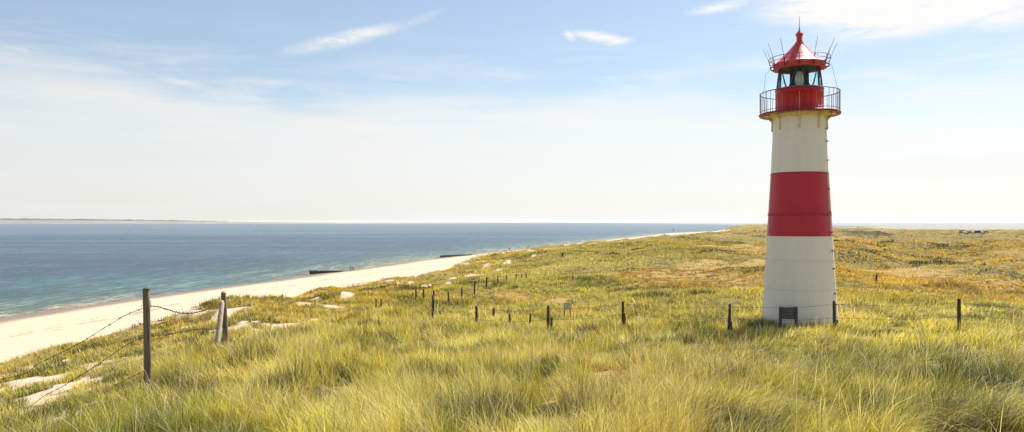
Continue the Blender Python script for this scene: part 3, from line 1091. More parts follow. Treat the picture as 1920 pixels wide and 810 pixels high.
for k in range(6):
    a = 2 * PI * k / 6 + PI / 6 + .6
    p_ = gp(a, .45)
    add_ring_c = p_
    add_tube(bm, [p_, p_ * 1.0 + Vector((math.sin(a), -math.cos(a), 0)) * .06], .010, 6)
    add_tube(bm, [p_ + Vector((math.sin(a), -math.cos(a), 0)) * .05 + Vector((0, 0, .03)), p_ + Vector((math.sin(a), -math.cos(a), 0)) * .05 - Vector((0, 0, .03))], .010, 6)
from_bm('glazing_handles', bm, M_rod, LH)
# interior: lamp room floor, blind on the landward side, lens
bm = bmesh.new()
add_lathe(bm, [(0.001, zr(20.93)), (.77, zr(20.93))], 48)
from_bm('lamp_room_floor', bm, M_grey, LH)
bm = bmesh.new()
add_lathe(bm, [(.74, zr(20.95)), (.705, zr(21.70)), (.69, zr(21.70)), (.725, zr(20.95))], 24, R(180 - 27), R(180 + 27))
from_bm('blind', bm, M_dark, LH, True)
for s_ in (-1, 1):
    bm = bmesh.new()
    a0 = R(180 - 27) if s_ < 0 else R(180 + 27)
    add_tube(bm, [((.73) * math.sin(a0), -.73 * math.cos(a0), zr(20.95)), (.70 * math.sin(a0), -.70 * math.cos(a0), zr(21.7))], .022, 8)
    from_bm('blind_frame', bm, M_grey, LH, True)
bm = bmesh.new()
pr = [(.001, zr(21.66))]
for k in range(25):
    t = k / 24
    z = 21.62 - t * .58
    env = .075 + .065 * math.sin(PI * t)
    pr += [(env + .018, zr(z)), (env, zr(z - .012))]
pr.append((.001, zr(21.03)))
add_lathe(bm, pr, 24)
LENS = from_bm('fresnel_lens', bm, M_lens, LH)
bm = bmesh.new()
add_lathe(bm, [(.001, zr(21.46)), (.05, zr(21.42)), (.065, zr(21.32)), (.05, zr(21.22)), (.001, zr(21.18))], 16)
from_bm('lamp_core', bm, M_bronze, LENS, True)
bm = bmesh.new()
add_lathe(bm, [(.10, zr(20.94)), (.11, zr(21.0)), (.17, zr(21.03)), (.001, zr(21.04))], 24)
for k in range(6):
    a = 2 * PI * (k + .5) / 6
    add_tube(bm, [(.17 * math.sin(a), -.17 * math.cos(a), zr(21.0)), (.175 * math.sin(a), -.175 * math.cos(a), zr(21.3)), (.13 * math.sin(a), -.13 * math.cos(a), zr(21.64))], .008, 5)
from_bm('lens_frame', bm, M_bronze, LENS, True)

# roof
bm = bmesh.new()
add_lathe(bm, [(.70, zr(21.72)), (.78, zr(21.715)), (.84, zr(21.70)), (.90, zr(21.70)), (.935, zr(21.715)), (.94, zr(21.75)), (.915, zr(21.775)), (.905, zr(21.86)), (.925, zr(21.885)), (.92, zr(21.91)), (.88, zr(21.93)), (.82, zr(21.985)),
               (.67, zr(22.125)), (.48, zr(22.32)), (.31, zr(22.495)), (.185, zr(22.635)), (.14, zr(22.69))], 96)
ROOF = from_bm('roof', bm, M_roof, LH, True)
bm = bmesh.new()
add_lathe(bm, [(.001, zr(21.735)), (.74, zr(21.735))], 48)
from_bm('ceiling', bm, M_dark, LH)
for k in range(8):
    a = 2 * PI * (k) / 8
    bm = bmesh.new()
    add_tube(bm, [(r_ * math.sin(a), -r_ * math.cos(a), zr(z_)) for r_, z_ in ((.88, 21.935), (.82, 21.99), (.67, 22.13), (.48, 22.325), (.31, 22.50), (.17, 22.665))], .008, 5)
    from_bm('roof_seam', bm, M_roof, ROOF, True)
bm = bmesh.new()
add_lathe(bm, [(.135, zr(22.68)), (.155, zr(22.70)), (.15, zr(22.72)), (.10, zr(22.735)), (.085, zr(22.76)), (.12, zr(22.775)), (.12, zr(22.79)), (.085, zr(22.80)), (.09, zr(22.83)), (.115, zr(22.87)),
               (.085, zr(22.905)), (.10, zr(22.93)), (.133, zr(22.975)), (.135, zr(23.02)), (.105, zr(23.075)), (.055, zr(23.11)), (.045, zr(23.15)), (.02, zr(23.18)), (.001, zr(23.18))], 32)
FIN = from_bm('finial', bm, M_roof, LH, True)
bm = bmesh.new()
add_tube(bm, [(0, 0, zr(23.15)), (0, 0, zr(23.30)), (0, 0, zr(23.68))], [.028, .012, .007], 8)
from_bm('spike', bm, M_rod, FIN, True)
# guard rings round the eave
bm = bmesh.new()
add_ring(bm, 1.08, zr(22.12), .011, 80, 6)
add_ring(bm, 1.06, zr(21.99), .009, 80, 6)
for k in range(12):
    a = 2 * PI * k / 12
    add_tube(bm, [(.90 * math.sin(a), -.90 * math.cos(a), zr(21.76)), (.985 * math.sin(a), -.985 * math.cos(a), zr(21.74)), (1.03 * math.sin(a), -1.03 * math.cos(a), zr(21.79)), (1.02 * math.sin(a), -1.02 * math.cos(a), zr(21.85)), (.93 * math.sin(a), -.93 * math.cos(a), zr(21.87))], .026, 8)
    add_tube(bm, [(.99 * math.sin(a), -.99 * math.cos(a), zr(21.84)), (1.05 * math.sin(a), -1.05 * math.cos(a), zr(21.95)), (1.08 * math.sin(a), -1.08 * math.cos(a), zr(22.12))], .011, 6)
from_bm('eave_guard', bm, M_rail, LH, True)
for k in range(12):
    if k in (0, 6):
        continue
    a = 2 * PI * k / 12 + R((3, -2, 4, 1)[k % 4])
    Lr = 1.0 + .06 * ((k * 7) % 3 - 1)
    bm = bmesh.new()
    add_tube(bm, [(1.0 * math.sin(a), -1.0 * math.cos(a), zr(21.84)), (1.09 * math.sin(a), -1.09 * math.cos(a), zr(22.08))], .012, 6)
    add_tube(bm, [(1.07 * math.sin(a), -1.07 * math.cos(a), zr(22.05)), ((1.0 + .30 * Lr) * math.sin(a), -(1.0 + .30 * Lr) * math.cos(a), zr(21.84 + .78 * Lr))], .0075, 5)
    from_bm('antenna_rod', bm, M_rod, LH, True)
for sgn in (-1, 1):
    bm = bmesh.new()
    a = sgn * R(84)
    pts_ = [(r_ * math.sin(a), -r_ * math.cos(a), zr(z_)) for r_, z_ in (((.98, 21.8), (1.2, 21.58), (1.26, 20.83)) if sgn < 0 else ((1.02, 21.85), (1.12, 21.76), (1.30, 20.95), (1.35, 20.8)))]
    add_tube(bm, pts_, .006, 5)
    from_bm('stay_cable', bm, M_rod, LH, True)
# knobs under the eave left and right
for sgn in (-1, 1):
    bm = bmesh.new()
    a = sgn * R(80)
    add_tube(bm, [(.93 * math.sin(a), -.93 * math.cos(a), zr(21.74)), (.93 * math.sin(a), -.93 * math.cos(a), zr(21.64))], .025, 8)
    from_bm('gutter_outlet', bm, M_roof, LH, True)


# ------------------------------------------------------------------ fence posts
def post_mesh(h, r, seed, square=False):
    rnd = random.Random(seed)
    bm = bmesh.new()
    pts_, rs = [], []
    n = 9
    bx, by = rnd.uniform(-.3, .3) * r, rnd.uniform(-.3, .3) * r
    for i in range(n):
        t = i / (n - 1)
        pts_.append((bx * math.sin(t * 3), by * math.sin(t * 4), -.35 + (h + .35) * t))
        rs.append(r * (1.06 - .12 * t + rnd.uniform(-.03, .03)))
    pts_.append((bx * math.sin(3), by, h + r * .06))
    rs.append(rs[-1] * .86)
    add_tube(bm, pts_, rs, 12)
    for v in bm.verts:
        if v.co.z > -.3:
            f = 1 + .05 * math.sin(math.atan2(v.co.y, v.co.x) * 5 + seed)
            v.co.x *= f
            v.co.y *= f
    return bm


def add_post(px, py_top, py_base, m, label, rpx=None, Y=None, lean=(0, 0), group='fence posts on the dunes', name='fence_post', hitdy=6):
    if Y is None:
        X, Y, Z = hit(px, py_base + hitdy)
    else:
        X = (px - 960) / F * Y
        Z = float(land(np.array([X]), np.array([Y]))[0])
    top = EYE - (py_top - HZ) / F * Y
    h = max(top - Z, .25)
    r = (rpx or 3.4) / 2 / F * Y
    bm = post_mesh(h, r, int(px))
    o = from_bm(name, bm, m, None, True)
    o.location = (X, Y, Z)
    o.rotation_euler = (lean[0], lean[1], random.uniform(0, 6))
    tag(o, label, 'post', group)
    return o, Vector((X, Y, Z)), h


POST = {}
o, p_, h_ = add_post(276, 541, 712, M_wood, 'tall brown mossy-topped fence post nearest the camera at the left', 13, Y=11.0, lean=(0, R(-2.0)))
POST['A'] = (p_, h_)
bm = bmesh.new()
bmesh.ops.create_uvsphere(bm, u_segments=12, v_segments=6, radius=.052, matrix=Matrix.Translation((0, 0, h_ + .002)) @ Matrix.Diagonal((1, 1, .3, 1)))
mo = from_bm('moss_cap', bm, M_moss, o, True)
o, p_, h_ = add_post(424, 549, 632, M_wood, 'brown fence post with a pale prop leaning on it', 10, Y=18.6, lean=(0, R(-3.6)))
POST['B'] = (p_, h_)
# prop leaning on post B
Yp = 17.6
foot = Vector(((404 - 960) / F * Yp, Yp, float(land(np.array([(404 - 960) / F * Yp]), np.array([Yp]))[0]) - .1))
Yt = 18.35
top = Vector(((417 - 960) / F * Yt, Yt, EYE - (564 - HZ) / F * Yt))
bm = bmesh.new()
dv = top - foot
add_tube(bm, [dv * t for t in (0, .25, .5, .75, .96, 1.0)], [.068, .064, .062, .060, .055, .030], 12)
o = from_bm('prop_post', bm, M_woodp, None, True)
o.location = foot
tag(o, 'pale bleached round pole leaning against a fence post', 'pole')

front = [(811, 555, 595, 5.0, 'K', 'dark tall thin post, leftmost of the near fence row'),
         (893, 575, 616, 5.0, 'J', 'dark thin post second from left in the near fence row'),
         (1028, 574, 615, 5.5, 'I', 'dark post with a short stub at its right, left of the small pale sign'),
         (1167, 566, 608, 5.0, 'H', 'dark post between the small pale sign and the lighthouse, right of the sign'),
         (1367, 571, 615, 5.5, 'G', 'dark post nearest the lighthouse on its left'),
         (1564, 566, 619, 6.0, 'E', 'dark post standing before the right foot of the lighthouse'),
         (1800, 562, 615, 6.5, 'D', 'dark fence post alone far right of the lighthouse')]
Yfront = {'K': 31, 'J': 28.8, 'I': 27.6, 'H': 27, 'G': 26, 'E': 24.9, 'D': 25.2}
for (px, t, b_, w_, key, lab) in front:
    o, p_, h_ = add_post(px, t, b_, M_woodd, lab, w_, Y=Yfront[key], lean=(R(random.uniform(-2, 2)), R(random.uniform(-1, 2.5))))
    POST[key] = (p_, h_)
POST['D2'] = None
for (px, t, b_, key, lab) in [(1034, 595, 616, 'I', 'short stub propped beside the dark post left of the pale sign'), (1171.5, 587, 610, 'H', 'short stub beside the post right of the pale sign'),
                         (1371.5, 603, 616, 'G', 'short stub beside the post left of the lighthouse'), (1569, 600, 620, 'E', 'short stub beside the post at the lighthouse foot'),
                         (925, 578, 592, None, 'short leaning stump between the two left posts of the near row'), (956, 589, 603, None, 'short stump left of the slim short stump'),
                         (993, 588, 607, None, 'slim short stump just left of the dark post with a stub'), (828, 583, 592, None, 'tiny stump right of the leftmost near post'),
                         (1643, 517, 531, None, 'lone short post in golden grass right of the lighthouse')]:
    Yk = Yfront[key] - .12 if key else {925: 34, 956: 31, 993: 30, 828: 33, 1643: 58}[px]
    add_post(px, t, b_, M_woodd, lab, 4.0 if px != 925 else 5, Y=Yk, lean=(0, R(9) if px in (925, 828) else R(-3)), group='short stumps by the fence', name='post_stump')
back = [(705, 562, 580, 'left one of a pair of short posts nearest the beach'), (715, 561, 583, 'right one of a pair of short posts nearest the beach'),
        (780, 543, 561, 'leftmost of three posts behind the near row'), (794, 542, 563, 'middle of three posts behind the near row'), (813.5, 545, 561, 'rightmost of three posts, directly behind a taller near post'),
        (841, 547, 568, 'post with a thick foot, first of the row running to the back'), (865.5, 539, 557, 'second post of the row running to the back'), (890, 527, 549, 'third post of the row running to the back'),
        (912.5, 520, 539, 'fourth post of the row running to the back'), (933, 516, 530, 'fifth, thin post of the row running to the back'), (950, 515, 526, 'sixth, faint post of the row running to the back'),
        (968, 514, 524, 'seventh post of the far row'), (978, 514, 524, 'eighth post of the far row, second from its end'), (986.5, 511, 521, 'last and farthest post of the row running to the back')]
BACK = []
for (px, t, b_, lab) in back:
    o, p_, h_ = add_post(px, t, b_, M_woodd, lab, 3.2 if px < 930 else 2.0, lean=(0, R(random.uniform(-2, 2))), group='posts of the back fence', hitdy=3)
    BACK.append((p_, h_))
# the bush-like stub at the far bump
add_post(1055, 474, 480, M_woodd, 'small dark stump on the green hump before the sea', 4, group='short stumps by the fence', name='post_stump', hitdy=1)

# post outside the frame that carries the left wires, and one to the right
Zl = float(land(np.array([-11.0]), np.array([11.5]))[0])
bm = post_mesh(1.15, .05, 3)
o = from_bm('fence_post', bm, M_wood, None, True)
o.location = (-11.0, 11.5, Zl)
tag(o, 'brown fence post at the far left end of the barbed wire', 'post', 'fence posts on the dunes')
PL = Vector((-11.0, 11.5, Zl))
XR, YR = 21.5, 22.5
Zr = float(land(np.array([XR]), np.array([YR]))[0])
bm = post_mesh(1.05, .055, 5)
o = from_bm('fence_post', bm, M_woodd, None, True)
o.location = (XR, YR, Zr)
tag(o, 'dark fence post at the far right end of the wire', 'post', 'fence posts on the dunes')


# ------------------------------------------------------------------ wires
def wire(pts, r, label, barb=.12, seed=0, group='barbed wire strands'):
    rnd = random.Random(seed)
    P = [Vector(p) for p in pts]
    # Catmull-Rom through the points
    Q = [P[0] * 2 - P[1]] + P + [P[-1] * 2 - P[-2]]
    path = []
    for i in range(1, len(Q) - 2):
        L = (Q[i + 1] - Q[i]).length
        n = max(4, int(L / .12))
        for k in range(n):
            t = k / n
            a, b_, c, d = Q[i - 1], Q[i], Q[i + 1], Q[i + 2]
            path.append(.5 * ((2 * b_) + (c - a) * t + (2 * a - 5 * b_ + 4 * c - d) * t * t + (3 * b_ - a - 3 * c + d) * t ** 3))
    path.append(P[-1])
    path = [p_ + Vector((rnd.uniform(-1, 1), rnd.uniform(-1, 1), rnd.uniform(-1, 1))) * .003 for p_ in path]
    bm = bmesh.new()
    add_tube(bm, path, r, 5)
    o = from_bm('barbed_wire', bm, M_wire, None, True)
    tag(o, label, 'wire', group)
    if barb:
        bm = bmesh.new()
        acc = 0
        for i in range(1, len(path)):
            acc += (path[i] - path[i - 1]).length
            if acc >= barb:
                acc = rnd.uniform(-.01, .01)
                for q in range(2):
                    v = Vector((rnd.uniform(-1, 1), rnd.uniform(-1, 1), rnd.uniform(-1, 1))).normalized() * .024
                    add_tube(bm, [path[i] - v, path[i] + v], r * .7, 4)
                bmesh.ops.create_icosphere(bm, subdivisions=1, radius=r * 2.1, matrix=Matrix.Translation(path[i]))
        from_bm('barbs', bm, M_wire, o)
    return o


def wp(px, py, Y):
    return at(px, py, Y)


wire([(PL.x, PL.y, PL.z + 1.05), wp(0, 711, 11.35), wp(75, 680, 11.3), wp(150, 643, 11.2), wp(195, 615, 11.1), wp(235, 591, 11.05), wp(268, 578, 10.98)], .0045, 'upper barbed wire strand sloping left from the nearest post across the beach', seed=1)
wire([(PL.x, PL.y, PL.z + .72), wp(0, 772, 11.3), wp(90, 738, 11.2), wp(150, 705, 11.15), wp(200, 672, 11.1), wp(238, 646, 11.05), wp(270, 632, 10.98)], .0045, 'middle barbed wire strand sloping left over the sand patches', seed=2)
wire([(PL.x, PL.y, PL.z + .35), wp(60, 812, 11.2), wp(120, 782, 11.15), wp(180, 748, 11.1), wp(230, 715, 11.0), wp(271, 696, 10.98)], .0045, 'lowest barbed wire strand sloping left into the grass', seed=3)
wire([wp(277, 575, 10.97), wp(295, 575, 11.6), wp(335, 586, 13.2), wp(360, 587, 14.6), wp(385, 581, 16.2), wp(412, 571, 18.45)], .0055, 'upper barbed wire strand sagging between the two left posts', seed=4)
wire([wp(277, 631, 10.97), wp(320, 626, 12.4), wp(342, 622, 13.6), wp(375, 617, 15.8), wp(400, 617, 17.4), wp(420, 613, 18.5)], .0055, 'lower barbed wire strand between the two left posts', seed=5)
# short twist of wire at the nearest post
bm = bmesh.new()
for zz in (575, 631):
    c_ = Vector(wp(273, zz, 11.0))
    pts_ = [c_ + Vector((.056 * math.cos(t), .056 * math.sin(t), .006 * t)) for t in np.linspace(0, 4 * PI, 40)]
    add_tube(bm, pts_, .0045, 5)
o = from_bm('wire_tie', bm, M_wire, None, True)
tag(o, 'turns of rusty wire wound round the nearest post', 'wire')

order = ['K', 'J', 'I', 'H', 'G', 'E', 'D']
words = {'K': 'leftmost two posts of the near row', 'J': 'post left of the sign and its left neighbour', 'I': 'two posts either side of the pale sign', 'H': 'post right of the sign and the one by the lighthouse',
         'G': 'posts either side of the lighthouse foot', 'E': 'lighthouse foot and the far right post'}
for i in range(len(order) - 1):
    (a, ha), (b_, hb) = POST[order[i]], POST[order[i + 1]]
    for fr_, nm in ((.93, 'top'), (.52, 'lower')):
        za = Vector((a.x, a.y - .05, a.z + ha * fr_))
        zb_ = Vector((b_.x, b_.y - .05, b_.z + hb * fr_))
        mid = (za + zb_) / 2 - Vector((0, 0, .07 + .03 * (i % 2)))
        q1 = za * .75 + zb_ * .25 - Vector((0, 0, .05))
        q3 = za * .25 + zb_ * .75 - Vector((0, 0, .06))
        wire([za, q1, mid, q3, zb_], .0048, nm + ' wire between the ' + words[order[i]], barb=.15, seed=20 + i, group='wires of the near fence')
a, ha = POST['D']
for fr_, nm in ((.90, 'top'), (.55, 'lower')):
    wire([(a.x, a.y - .05, a.z + ha * fr_), (a.x * .6 + XR * .4, a.y * .6 + YR * .4, (a.z + ha * fr_) * .6 + (Zr + 1.05 * fr_) * .4 - .10), (XR, YR, Zr + 1.05 * fr_)], .0048,
         nm + ' wire running right from the far right post', barb=.15, seed=33, group='wires of the near fence')
for i in range(5, len(BACK) - 1):
    (a, ha), (b_, hb) = BACK[i], BACK[i + 1]
    wire([a + Vector((0, 0, ha * .9)), (a + b_) / 2 + Vector((0, 0, (ha + hb) / 2 * .9 - .08)), b_ + Vector((0, 0, hb * .9))], .006, 'thin wire in the %s gap of the post row running to the back' % ['', 'first', 'second', 'third', 'fourth', 'fifth', 'sixth', 'seventh', 'eighth', 'ninth'][i - 4],
         barb=0, seed=50 + i, group='wires of the back fence')

# ------------------------------------------------------------------ information desk at the lighthouse foot
Yd = 25.0
Xd = (1478 - 960) / F * Yd
Zd = float(land(np.array([Xd]), np.array([Yd]))[0])
D = empty('information_desk', (Xd, Yd, Zd), -math.atan2(Xd, Yd) * .25)
tag(D, 'dark wooden information desk seen from behind at the lighthouse foot', 'sign')
topz = EYE - (574 - HZ) / F * Yd - Zd
for s_ in (-1, 1):
    bm = bmesh.new()
    add_box(bm, (s_ * .26, 0, (topz - .02 - .3) / 2), (.085, .07, topz - .02 + .3))
    from_bm('leg', bm, M_woodd, D)
bm = bmesh.new()
add_box(bm, (0, .03, topz - .245), (.44, .03, .40))
for xx in (-.15, 0, .15):
    add_box(bm, (xx, .012, topz - .245), (.012, .008, .39))
from_bm('back_panel', bm, simple('grey_panel', (.12, .115, .10), .7, var=.3), D)
bm = bmesh.new()
add_box(bm, (0, .08, topz + .0), (.64, .24, .022), Matrix.Rotation(R(6), 3, 'X'))
bmesh.ops.bevel(bm, geom=bm.edges[:], offset=.005, segments=1)
from_bm('desk_top', bm, M_pale, D)

# small pale sign in the hollow
Ys = 33.0
Xs = (1064 - 960) / F * Ys
Zs = float(land(np.array([Xs]), np.array([Ys]))[0])
S = empty('notice_board', (Xs, Ys, Zs), R(5))
tag(S, 'small pale notice board on two dark legs in the hollow', 'sign')
tz = EYE - (568 - HZ) / F * Ys - Zs
for s_ in (-1, 1):
    bm = bmesh.new()
    add_tube(bm, [(s_ * .125, 0, -.3), (s_ * .125, 0, tz - .02)], .022, 8)
    from_bm('leg', bm, M_woodd, S, True)
bm = bmesh.new()
add_box(bm, (0, -.03, tz - .15), (.34, .02, .29))
bmesh.ops.bevel(bm, geom=bm.edges[:], offset=.004, segments=1)
from_bm('board', bm, M_pale, S)
bm = bmesh.new()
add_box(bm, (0, -.03, tz + .005), (.38, .06, .02))
from_bm('board_cap', bm, M_woodp, S)


# ------------------------------------------------------------------ groynes
def groyne(x0, y0, x1, y1, h0, h1, n, label, stubs=0):
    G = empty('groyne', (x0, y0, 0))
    tag(G, label, 'groyne', 'timber groynes on the beach')
    rnd = random.Random(int(x0))
    d = Vector((x1 - x0, y1 - y0, 0))
    for k in range(n):
        t = k / (n - 1)
        p_ = d * t
        gz = max(0, float(land(np.array([x0 + p_.x]), np.array([y0 + p_.y]))[0]))
        bm = bmesh.new()
        h = (h0 + (h1 - h0) * t) * rnd.uniform(.85, 1.1)
        add_tube(bm, [p_ + Vector((0, 0, -.8)), p_ + Vector((rnd.uniform(-.03, .03), 0, gz + h))], d.length / n * .47, 7)
        from_bm('pile', bm, M_groyne, G)
    for s_ in range(2):
        bm = bmesh.new()
        add_tube(bm, [Vector((0, -.22, h0 * (.75 - .4 * s_))), d + Vector((0, -.22, float(land(np.array([x1]), np.array([y1]))[0]) + h1 * (.75 - .4 * s_)))], .09, 6)
        from_bm('rail_beam', bm, M_groyne, G)
    for k in range(stubs):
        p_ = d * (1.03 + .065 * k)
        gz = float(land(np.array([x0 + p_.x]), np.array([y0 + p_.y]))[0])
        bm = bmesh.new()
        add_tube(bm, [p_ + Vector((0, 0, gz - .5)), p_ + Vector((0, 0, gz + rnd.uniform(.25, .55)))], .10, 7)
        from_bm('stub_pile', bm, M_groyne, G)
    for k in range(3):
        p_ = d * (-.07 * (k + 1))
        bm = bmesh.new()
        add_tube(bm, [p_ + Vector((0, 0, -.5)), p_ + Vector((0, 0, rnd.uniform(.15, .3)))], .13, 7)
        from_bm('stub_pile', bm, M_groyne, G)


groyne(-61.8, 226, -54.2, 236, 1.25, .35, 40, 'nearer dark timber groyne running up the beach beside two walkers', 9)
groyne(-32.0, 331, -19.5, 352, 1.0, .45, 40, 'farther dark timber groyne at the water edge', 0)


# ------------------------------------------------------------------ people
def person(px, py_feet, Y, height, label, top_m, leg_m, stride=.18, face=0.0, group=None):
    X = (px - 960) / F * Y
    Z = float(land(np.array([X]), np.array([Y]))[0])
    Pn = empty('person', (X, Y, Z), face)
    tag(Pn, label, 'person', group)
    k = height / 1.75
    me = bpy.data.meshes.new('body')
    V = [(0, 0, .95), (0, 0, 1.15), (0, 0, 1.38), (0, 0, 1.50), (0, .01, 1.60), (0, .01, 1.70),
         (-.19, 0, 1.40), (-.25, .06, 1.14), (-.24, -.10, .90), (.19, 0, 1.40), (.25, -.06, 1.14), (.24, .12, .92),
         (-.10, 0, .90), (-.10, stride, .48), (-.10, stride * .9, .07), (-.10, stride + .02 - .14, .03),
         (.10, 0, .90), (.10, -stride * .5, .48), (.10, -stride * 1.3, .09), (.10, -stride * 1.3 - .12, .03)]
    E = [(0, 1), (1, 2), (2, 3), (3, 4), (4, 5), (2, 6), (6, 7), (7, 8), (2, 9), (9, 10), (10, 11), (0, 12), (12, 13), (13, 14), (14, 15), (0, 16), (16, 17), (17, 18), (18, 19)]
    rs = [.15, .13, .15, .06, .085, .09, .06, .045, .035, .06, .045, .035, .09, .065, .045, .04, .09, .065, .045, .04]
    me.from_pydata([(a * k, b_ * k, c * k) for a, b_, c in V], E, [])
    o = bpy.data.objects.new('body', me)
    COL.objects.link(o)
    o.parent = Pn
    sk = o.modifiers.new('skin', 'SKIN')
    for i, sv in enumerate(me.skin_vertices[0].data):
        sv.radius = (rs[i] * k, rs[i] * k)
        sv.use_root = (i == 0)
    ss = o.modifiers.new('sub', 'SUBSURF')
    ss.levels = ss.render_levels = 1
    me.materials.append(M_skin)
    bm = bmesh.new()
    add_tube(bm, [(0, 0, .86 * k), (0, 0, 1.0 * k), (0, 0, 1.2 * k), (0, 0, 1.42 * k), (0, 0, 1.50 * k)], [.20 * k, .18 * k, .17 * k, .21 * k, .10 * k], 12)
    for s_, el, hd in ((-1, (-.25, .06, 1.14), None), (1, (.25, -.06, 1.14), None)):
        add_tube(bm, [(s_ * .15 * k, 0, 1.42 * k), (el[0] * k, el[1] * k, el[2] * k)], [.085 * k, .062 * k], 8)
    from_bm('jacket', bm, top_m, Pn, True)
    bm = bmesh.new()
    add_tube(bm, [(-.09 * k, 0, .95 * k), (-.10 * k, stride * k, .48 * k), (-.10 * k, stride * .9 * k, .12 * k)], [.115 * k, .085 * k, .065 * k], 8)
    add_tube(bm, [(.09 * k, 0, .95 * k), (.10 * k, -stride * .5 * k, .48 * k), (.10 * k, -stride * 1.3 * k, .14 * k)], [.115 * k, .085 * k, .065 * k], 8)
    from_bm('trousers', bm, leg_m, Pn, True)
    bm = bmesh.new()
    bmesh.ops.create_uvsphere(bm, u_segments=10, v_segments=8, radius=.115 * k, matrix=Matrix.Translation((0, .03 * k, 1.69 * k)) @ Matrix.Diagonal((.85, 1, 1.05, 1)))
    from_bm('hair', bm, M_hair, Pn, True)
    return Pn


M_tw = simple('cloth_white', (.75, .74, .72), .8)
M_tb = simple('cloth_blue', (.30, .38, .48), .8)
M_tp = simple('cloth_pink', (.55, .30, .28), .8)
M_td = simple('cloth_dark', (.03, .03, .04), .8)
M_tn = simple('cloth_navy', (.03, .04, .08), .8)
person(281, 578, 134, 1.72, 'person in a white top with dark hair standing on the beach behind the nearest post', M_tw, M_tb, .05, R(30))
person(657.5, 506, 243, 1.70, 'left walker in pale blue top and dark trousers beside the nearer groyne', M_tb, M_td, .22, R(70), 'beach walkers')
person(662.5, 506, 243, 1.80, 'right walker in white top and black trousers beside the nearer groyne', M_tw, M_td, .24, R(70), 'beach walkers')
person(946.5, 471, 395, 1.70, 'left of two distant walkers where the beach meets the dune', M_tw, M_tn, .2, R(20), 'beach walkers')
person(955.5, 470, 402, 1.75, 'right of two distant walkers where the beach meets the dune', M_td, M_tn, .2, R(20), 'beach walkers')
Y = 425
person(988.5, 468, Y, 1.75, 'taller dark figure far along the beach just above the dune crest', M_td, M_td, .1, 0, 'people on the dune crest')
person(991.3, 468, Y + .5, 1.55, 'shorter dark figure far along the beach just above the dune crest', M_tn, M_td, .1, 0, 'people on the dune crest')
for px, lab in ((1277, 'left'), (1280.5, 'middle'), (1283.5, 'right')):
    person(px, 437, 1010 + px * .01, 1.8, lab + ' one of three tiny figures on the distant beach', M_td, M_tn, .15, 0, 'far people on the distant beach')

# ------------------------------------------------------------------ sailing boat offshore
Yb = 1290
Xb = (1262.5 - 960) / F * Yb
B = empty('sailing_boat', (Xb, Yb, 0), R(15))
tag(B, 'tiny white sailing boat with dark sail off the distant beach', 'boat')
bm = bmesh.new()
for k, (yy, wv, zb2) in enumerate([(-2.3, .5, .1), (-1, .85, -.1), (.6, .8, -.1), (2.4, .05, .2)]):
    pass
rings = []
for yy, wv in [(-2.3, .6), (-1, .9), (.6, .8), (1.7, .45), (2.5, .04)]:
    rings.append([bm.verts.new((-wv, yy, .75)), bm.verts.new((-wv * .7, yy, 0.05)), bm.verts.new((0, yy, -.15)), bm.verts.new((wv * .7, yy, .05)), bm.verts.new((wv, yy, .75))])
for i in range(4):
    for j in range(4):
        bm.faces.new((rings[i][j], rings[i + 1][j], rings[i + 1][j + 1], rings[i][j + 1]))
    bm.faces.new((rings[i][0], rings[i][4], rings[i + 1][4], rings[i + 1][0]))
bm.faces.new(rings[0])
from_bm('hull', bm, M_tw, B)
bm = bmesh.new()
add_tube(bm, [(0, .4, .5), (0, .4, 5.2)], .06, 6)
from_bm('mast', bm, M_rod, B)
bm = bmesh.new()
pts_ = [(.03, .3, .9), (.25, -1.9, .9), (.03, .3, 5.0)]
f1 = [bm.verts.new(p_) for p_ in pts_]
f2 = [bm.verts.new((p_[0] + .04, p_[1], p_[2])) for p_ in pts_]
bm.faces.new(f1)
bm.faces.new(f2[::-1])
for i in range(3):
    bm.faces.new((f1[i], f1[(i + 1) % 3], f2[(i + 1) % 3], f2[i]))
from_bm('sail', bm, M_tn, B)


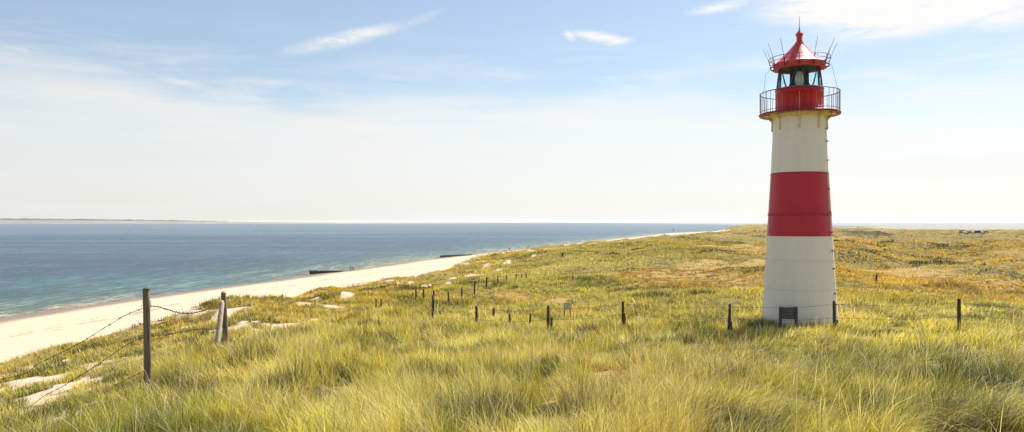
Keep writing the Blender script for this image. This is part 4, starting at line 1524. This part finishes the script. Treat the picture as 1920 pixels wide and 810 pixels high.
# ------------------------------------------------------------------ parked cars
def car(px, Y, m, label, rot, van=False):
    X = (px - 960) / F * Y
    Z = float(land(np.array([X]), np.array([Y]))[0]) + .05
    C = empty('parked_car', (X, Y, Z), rot)
    tag(C, label, 'car', 'cars parked behind the dunes')
    hb = 1.0 if not van else 1.2
    bm = bmesh.new()
    pr = [(-2.15, .35), (-2.2, .75), (-1.5, .92), (1.7, .98), (2.1, .8), (2.15, .35)] if not van else [(-2.2, .35), (-2.25, .95), (-1.6, 1.15), (2.15, 1.15), (2.2, .35)]
    def extrude(pr, w0, w1):
        L_ = [bm.verts.new((x, -w0 if z < .9 else -w1, z)) for x, z in pr]
        R2_ = [bm.verts.new((x, w0 if z < .9 else w1, z)) for x, z in pr]
        bm.faces.new(L_)
        bm.faces.new(R2_[::-1])
        for i in range(len(pr)):
            j = (i + 1) % len(pr)
            bm.faces.new((L_[i], R2_[i], R2_[j], L_[j]))
    extrude(pr, .9, .86)
    top = [(-.95, .93), (-.3, 1.42), (1.15, 1.45), (1.75, .96)] if not van else [(-1.5, 1.13), (-1.0, 1.95), (2.05, 1.98), (2.15, 1.13)]
    bmesh.ops.bevel(bm, geom=bm.edges[:], offset=.05, segments=2)
    from_bm('body', bm, m, C, False)
    bm = bmesh.new()
    ex = [bm.verts.new((x, -.82 + .14 * (z - .9), z)) for x, z in top]
    ey = [bm.verts.new((x, .82 - .14 * (z - .9), z)) for x, z in top]
    bm.faces.new(ex)
    bm.faces.new(ey[::-1])
    for i in range(4):
        j = (i + 1) % 4
        bm.faces.new((ex[i], ey[i], ey[j], ex[j]))
    from_bm('window_band', bm, M_carglass, C)
    bm = bmesh.new()
    x0, x1, zt2 = top[1][0], top[2][0], top[1][1] + .03
    add_box(bm, ((x0 + x1) / 2, 0, zt2), (x1 - x0 + .05, 1.46, .05))
    from_bm('roof', bm, m, C)
    for wx in (-1.35, 1.35):
        for wy in (-.86, .86):
            bm = bmesh.new()
            bmesh.ops.create_cone(bm, cap_ends=True, segments=16, radius1=.33, radius2=.33, depth=.22, matrix=Matrix.Translation((wx, wy, .33)) @ Matrix.Rotation(PI / 2, 4, 'X'))
            from_bm('wheel', bm, M_tyre, C)


def carpaint(n, c):
    return simple(n, c, .25, .2, .05)


YC = 455
for (px, dY, c, nm, rot, van) in [(1803.5, 4, (.06, .05, .10), 'dark violet van leftmost of the parked row', R(80), True), (1810, 0, (.70, .70, .70), 'white car right of the dark van', R(20), False),
                             (1817, 2, (.05, .05, .05), 'black car in the middle of the parked row', R(30), False), (1824, -1, (.75, .74, .72), 'white car left of the dark blue van', R(10), False),
                             (1832, 5, (.04, .07, .16), 'dark blue van tallest in the parked row', R(15), True), (1839, -2, (.16, .24, .36), 'blue grey car right of the tall van', R(25), False),
                             (1847, 1, (.50, .60, .58), 'pale green silver car rightmost of the parked row', R(12), False)]:
    car(px, YC + dY, carpaint('car_paint_' + str(int(px)), c), nm, rot, van)

# ------------------------------------------------------------------ haze over the sea
HAZE = 2.0e-5
bm = bmesh.new()
bmesh.ops.create_cube(bm, size=1.0, matrix=Matrix.Translation((0, 0, 30)) @ Matrix.Diagonal((41000, 41000, 84, 1)))
mh, b, out = mat('haze')
pv = b.n('ShaderNodeVolumePrincipled', inp={'Color': (.93, .97, 1.0, 1), 'Density': HAZE, 'Anisotropy': .35})
b.link(pv.outputs[0], out.inputs['Volume'])
o = from_bm('haze', bm, mh)
tag(o, 'thin bright sea haze towards the horizon', None, None, 'stuff')
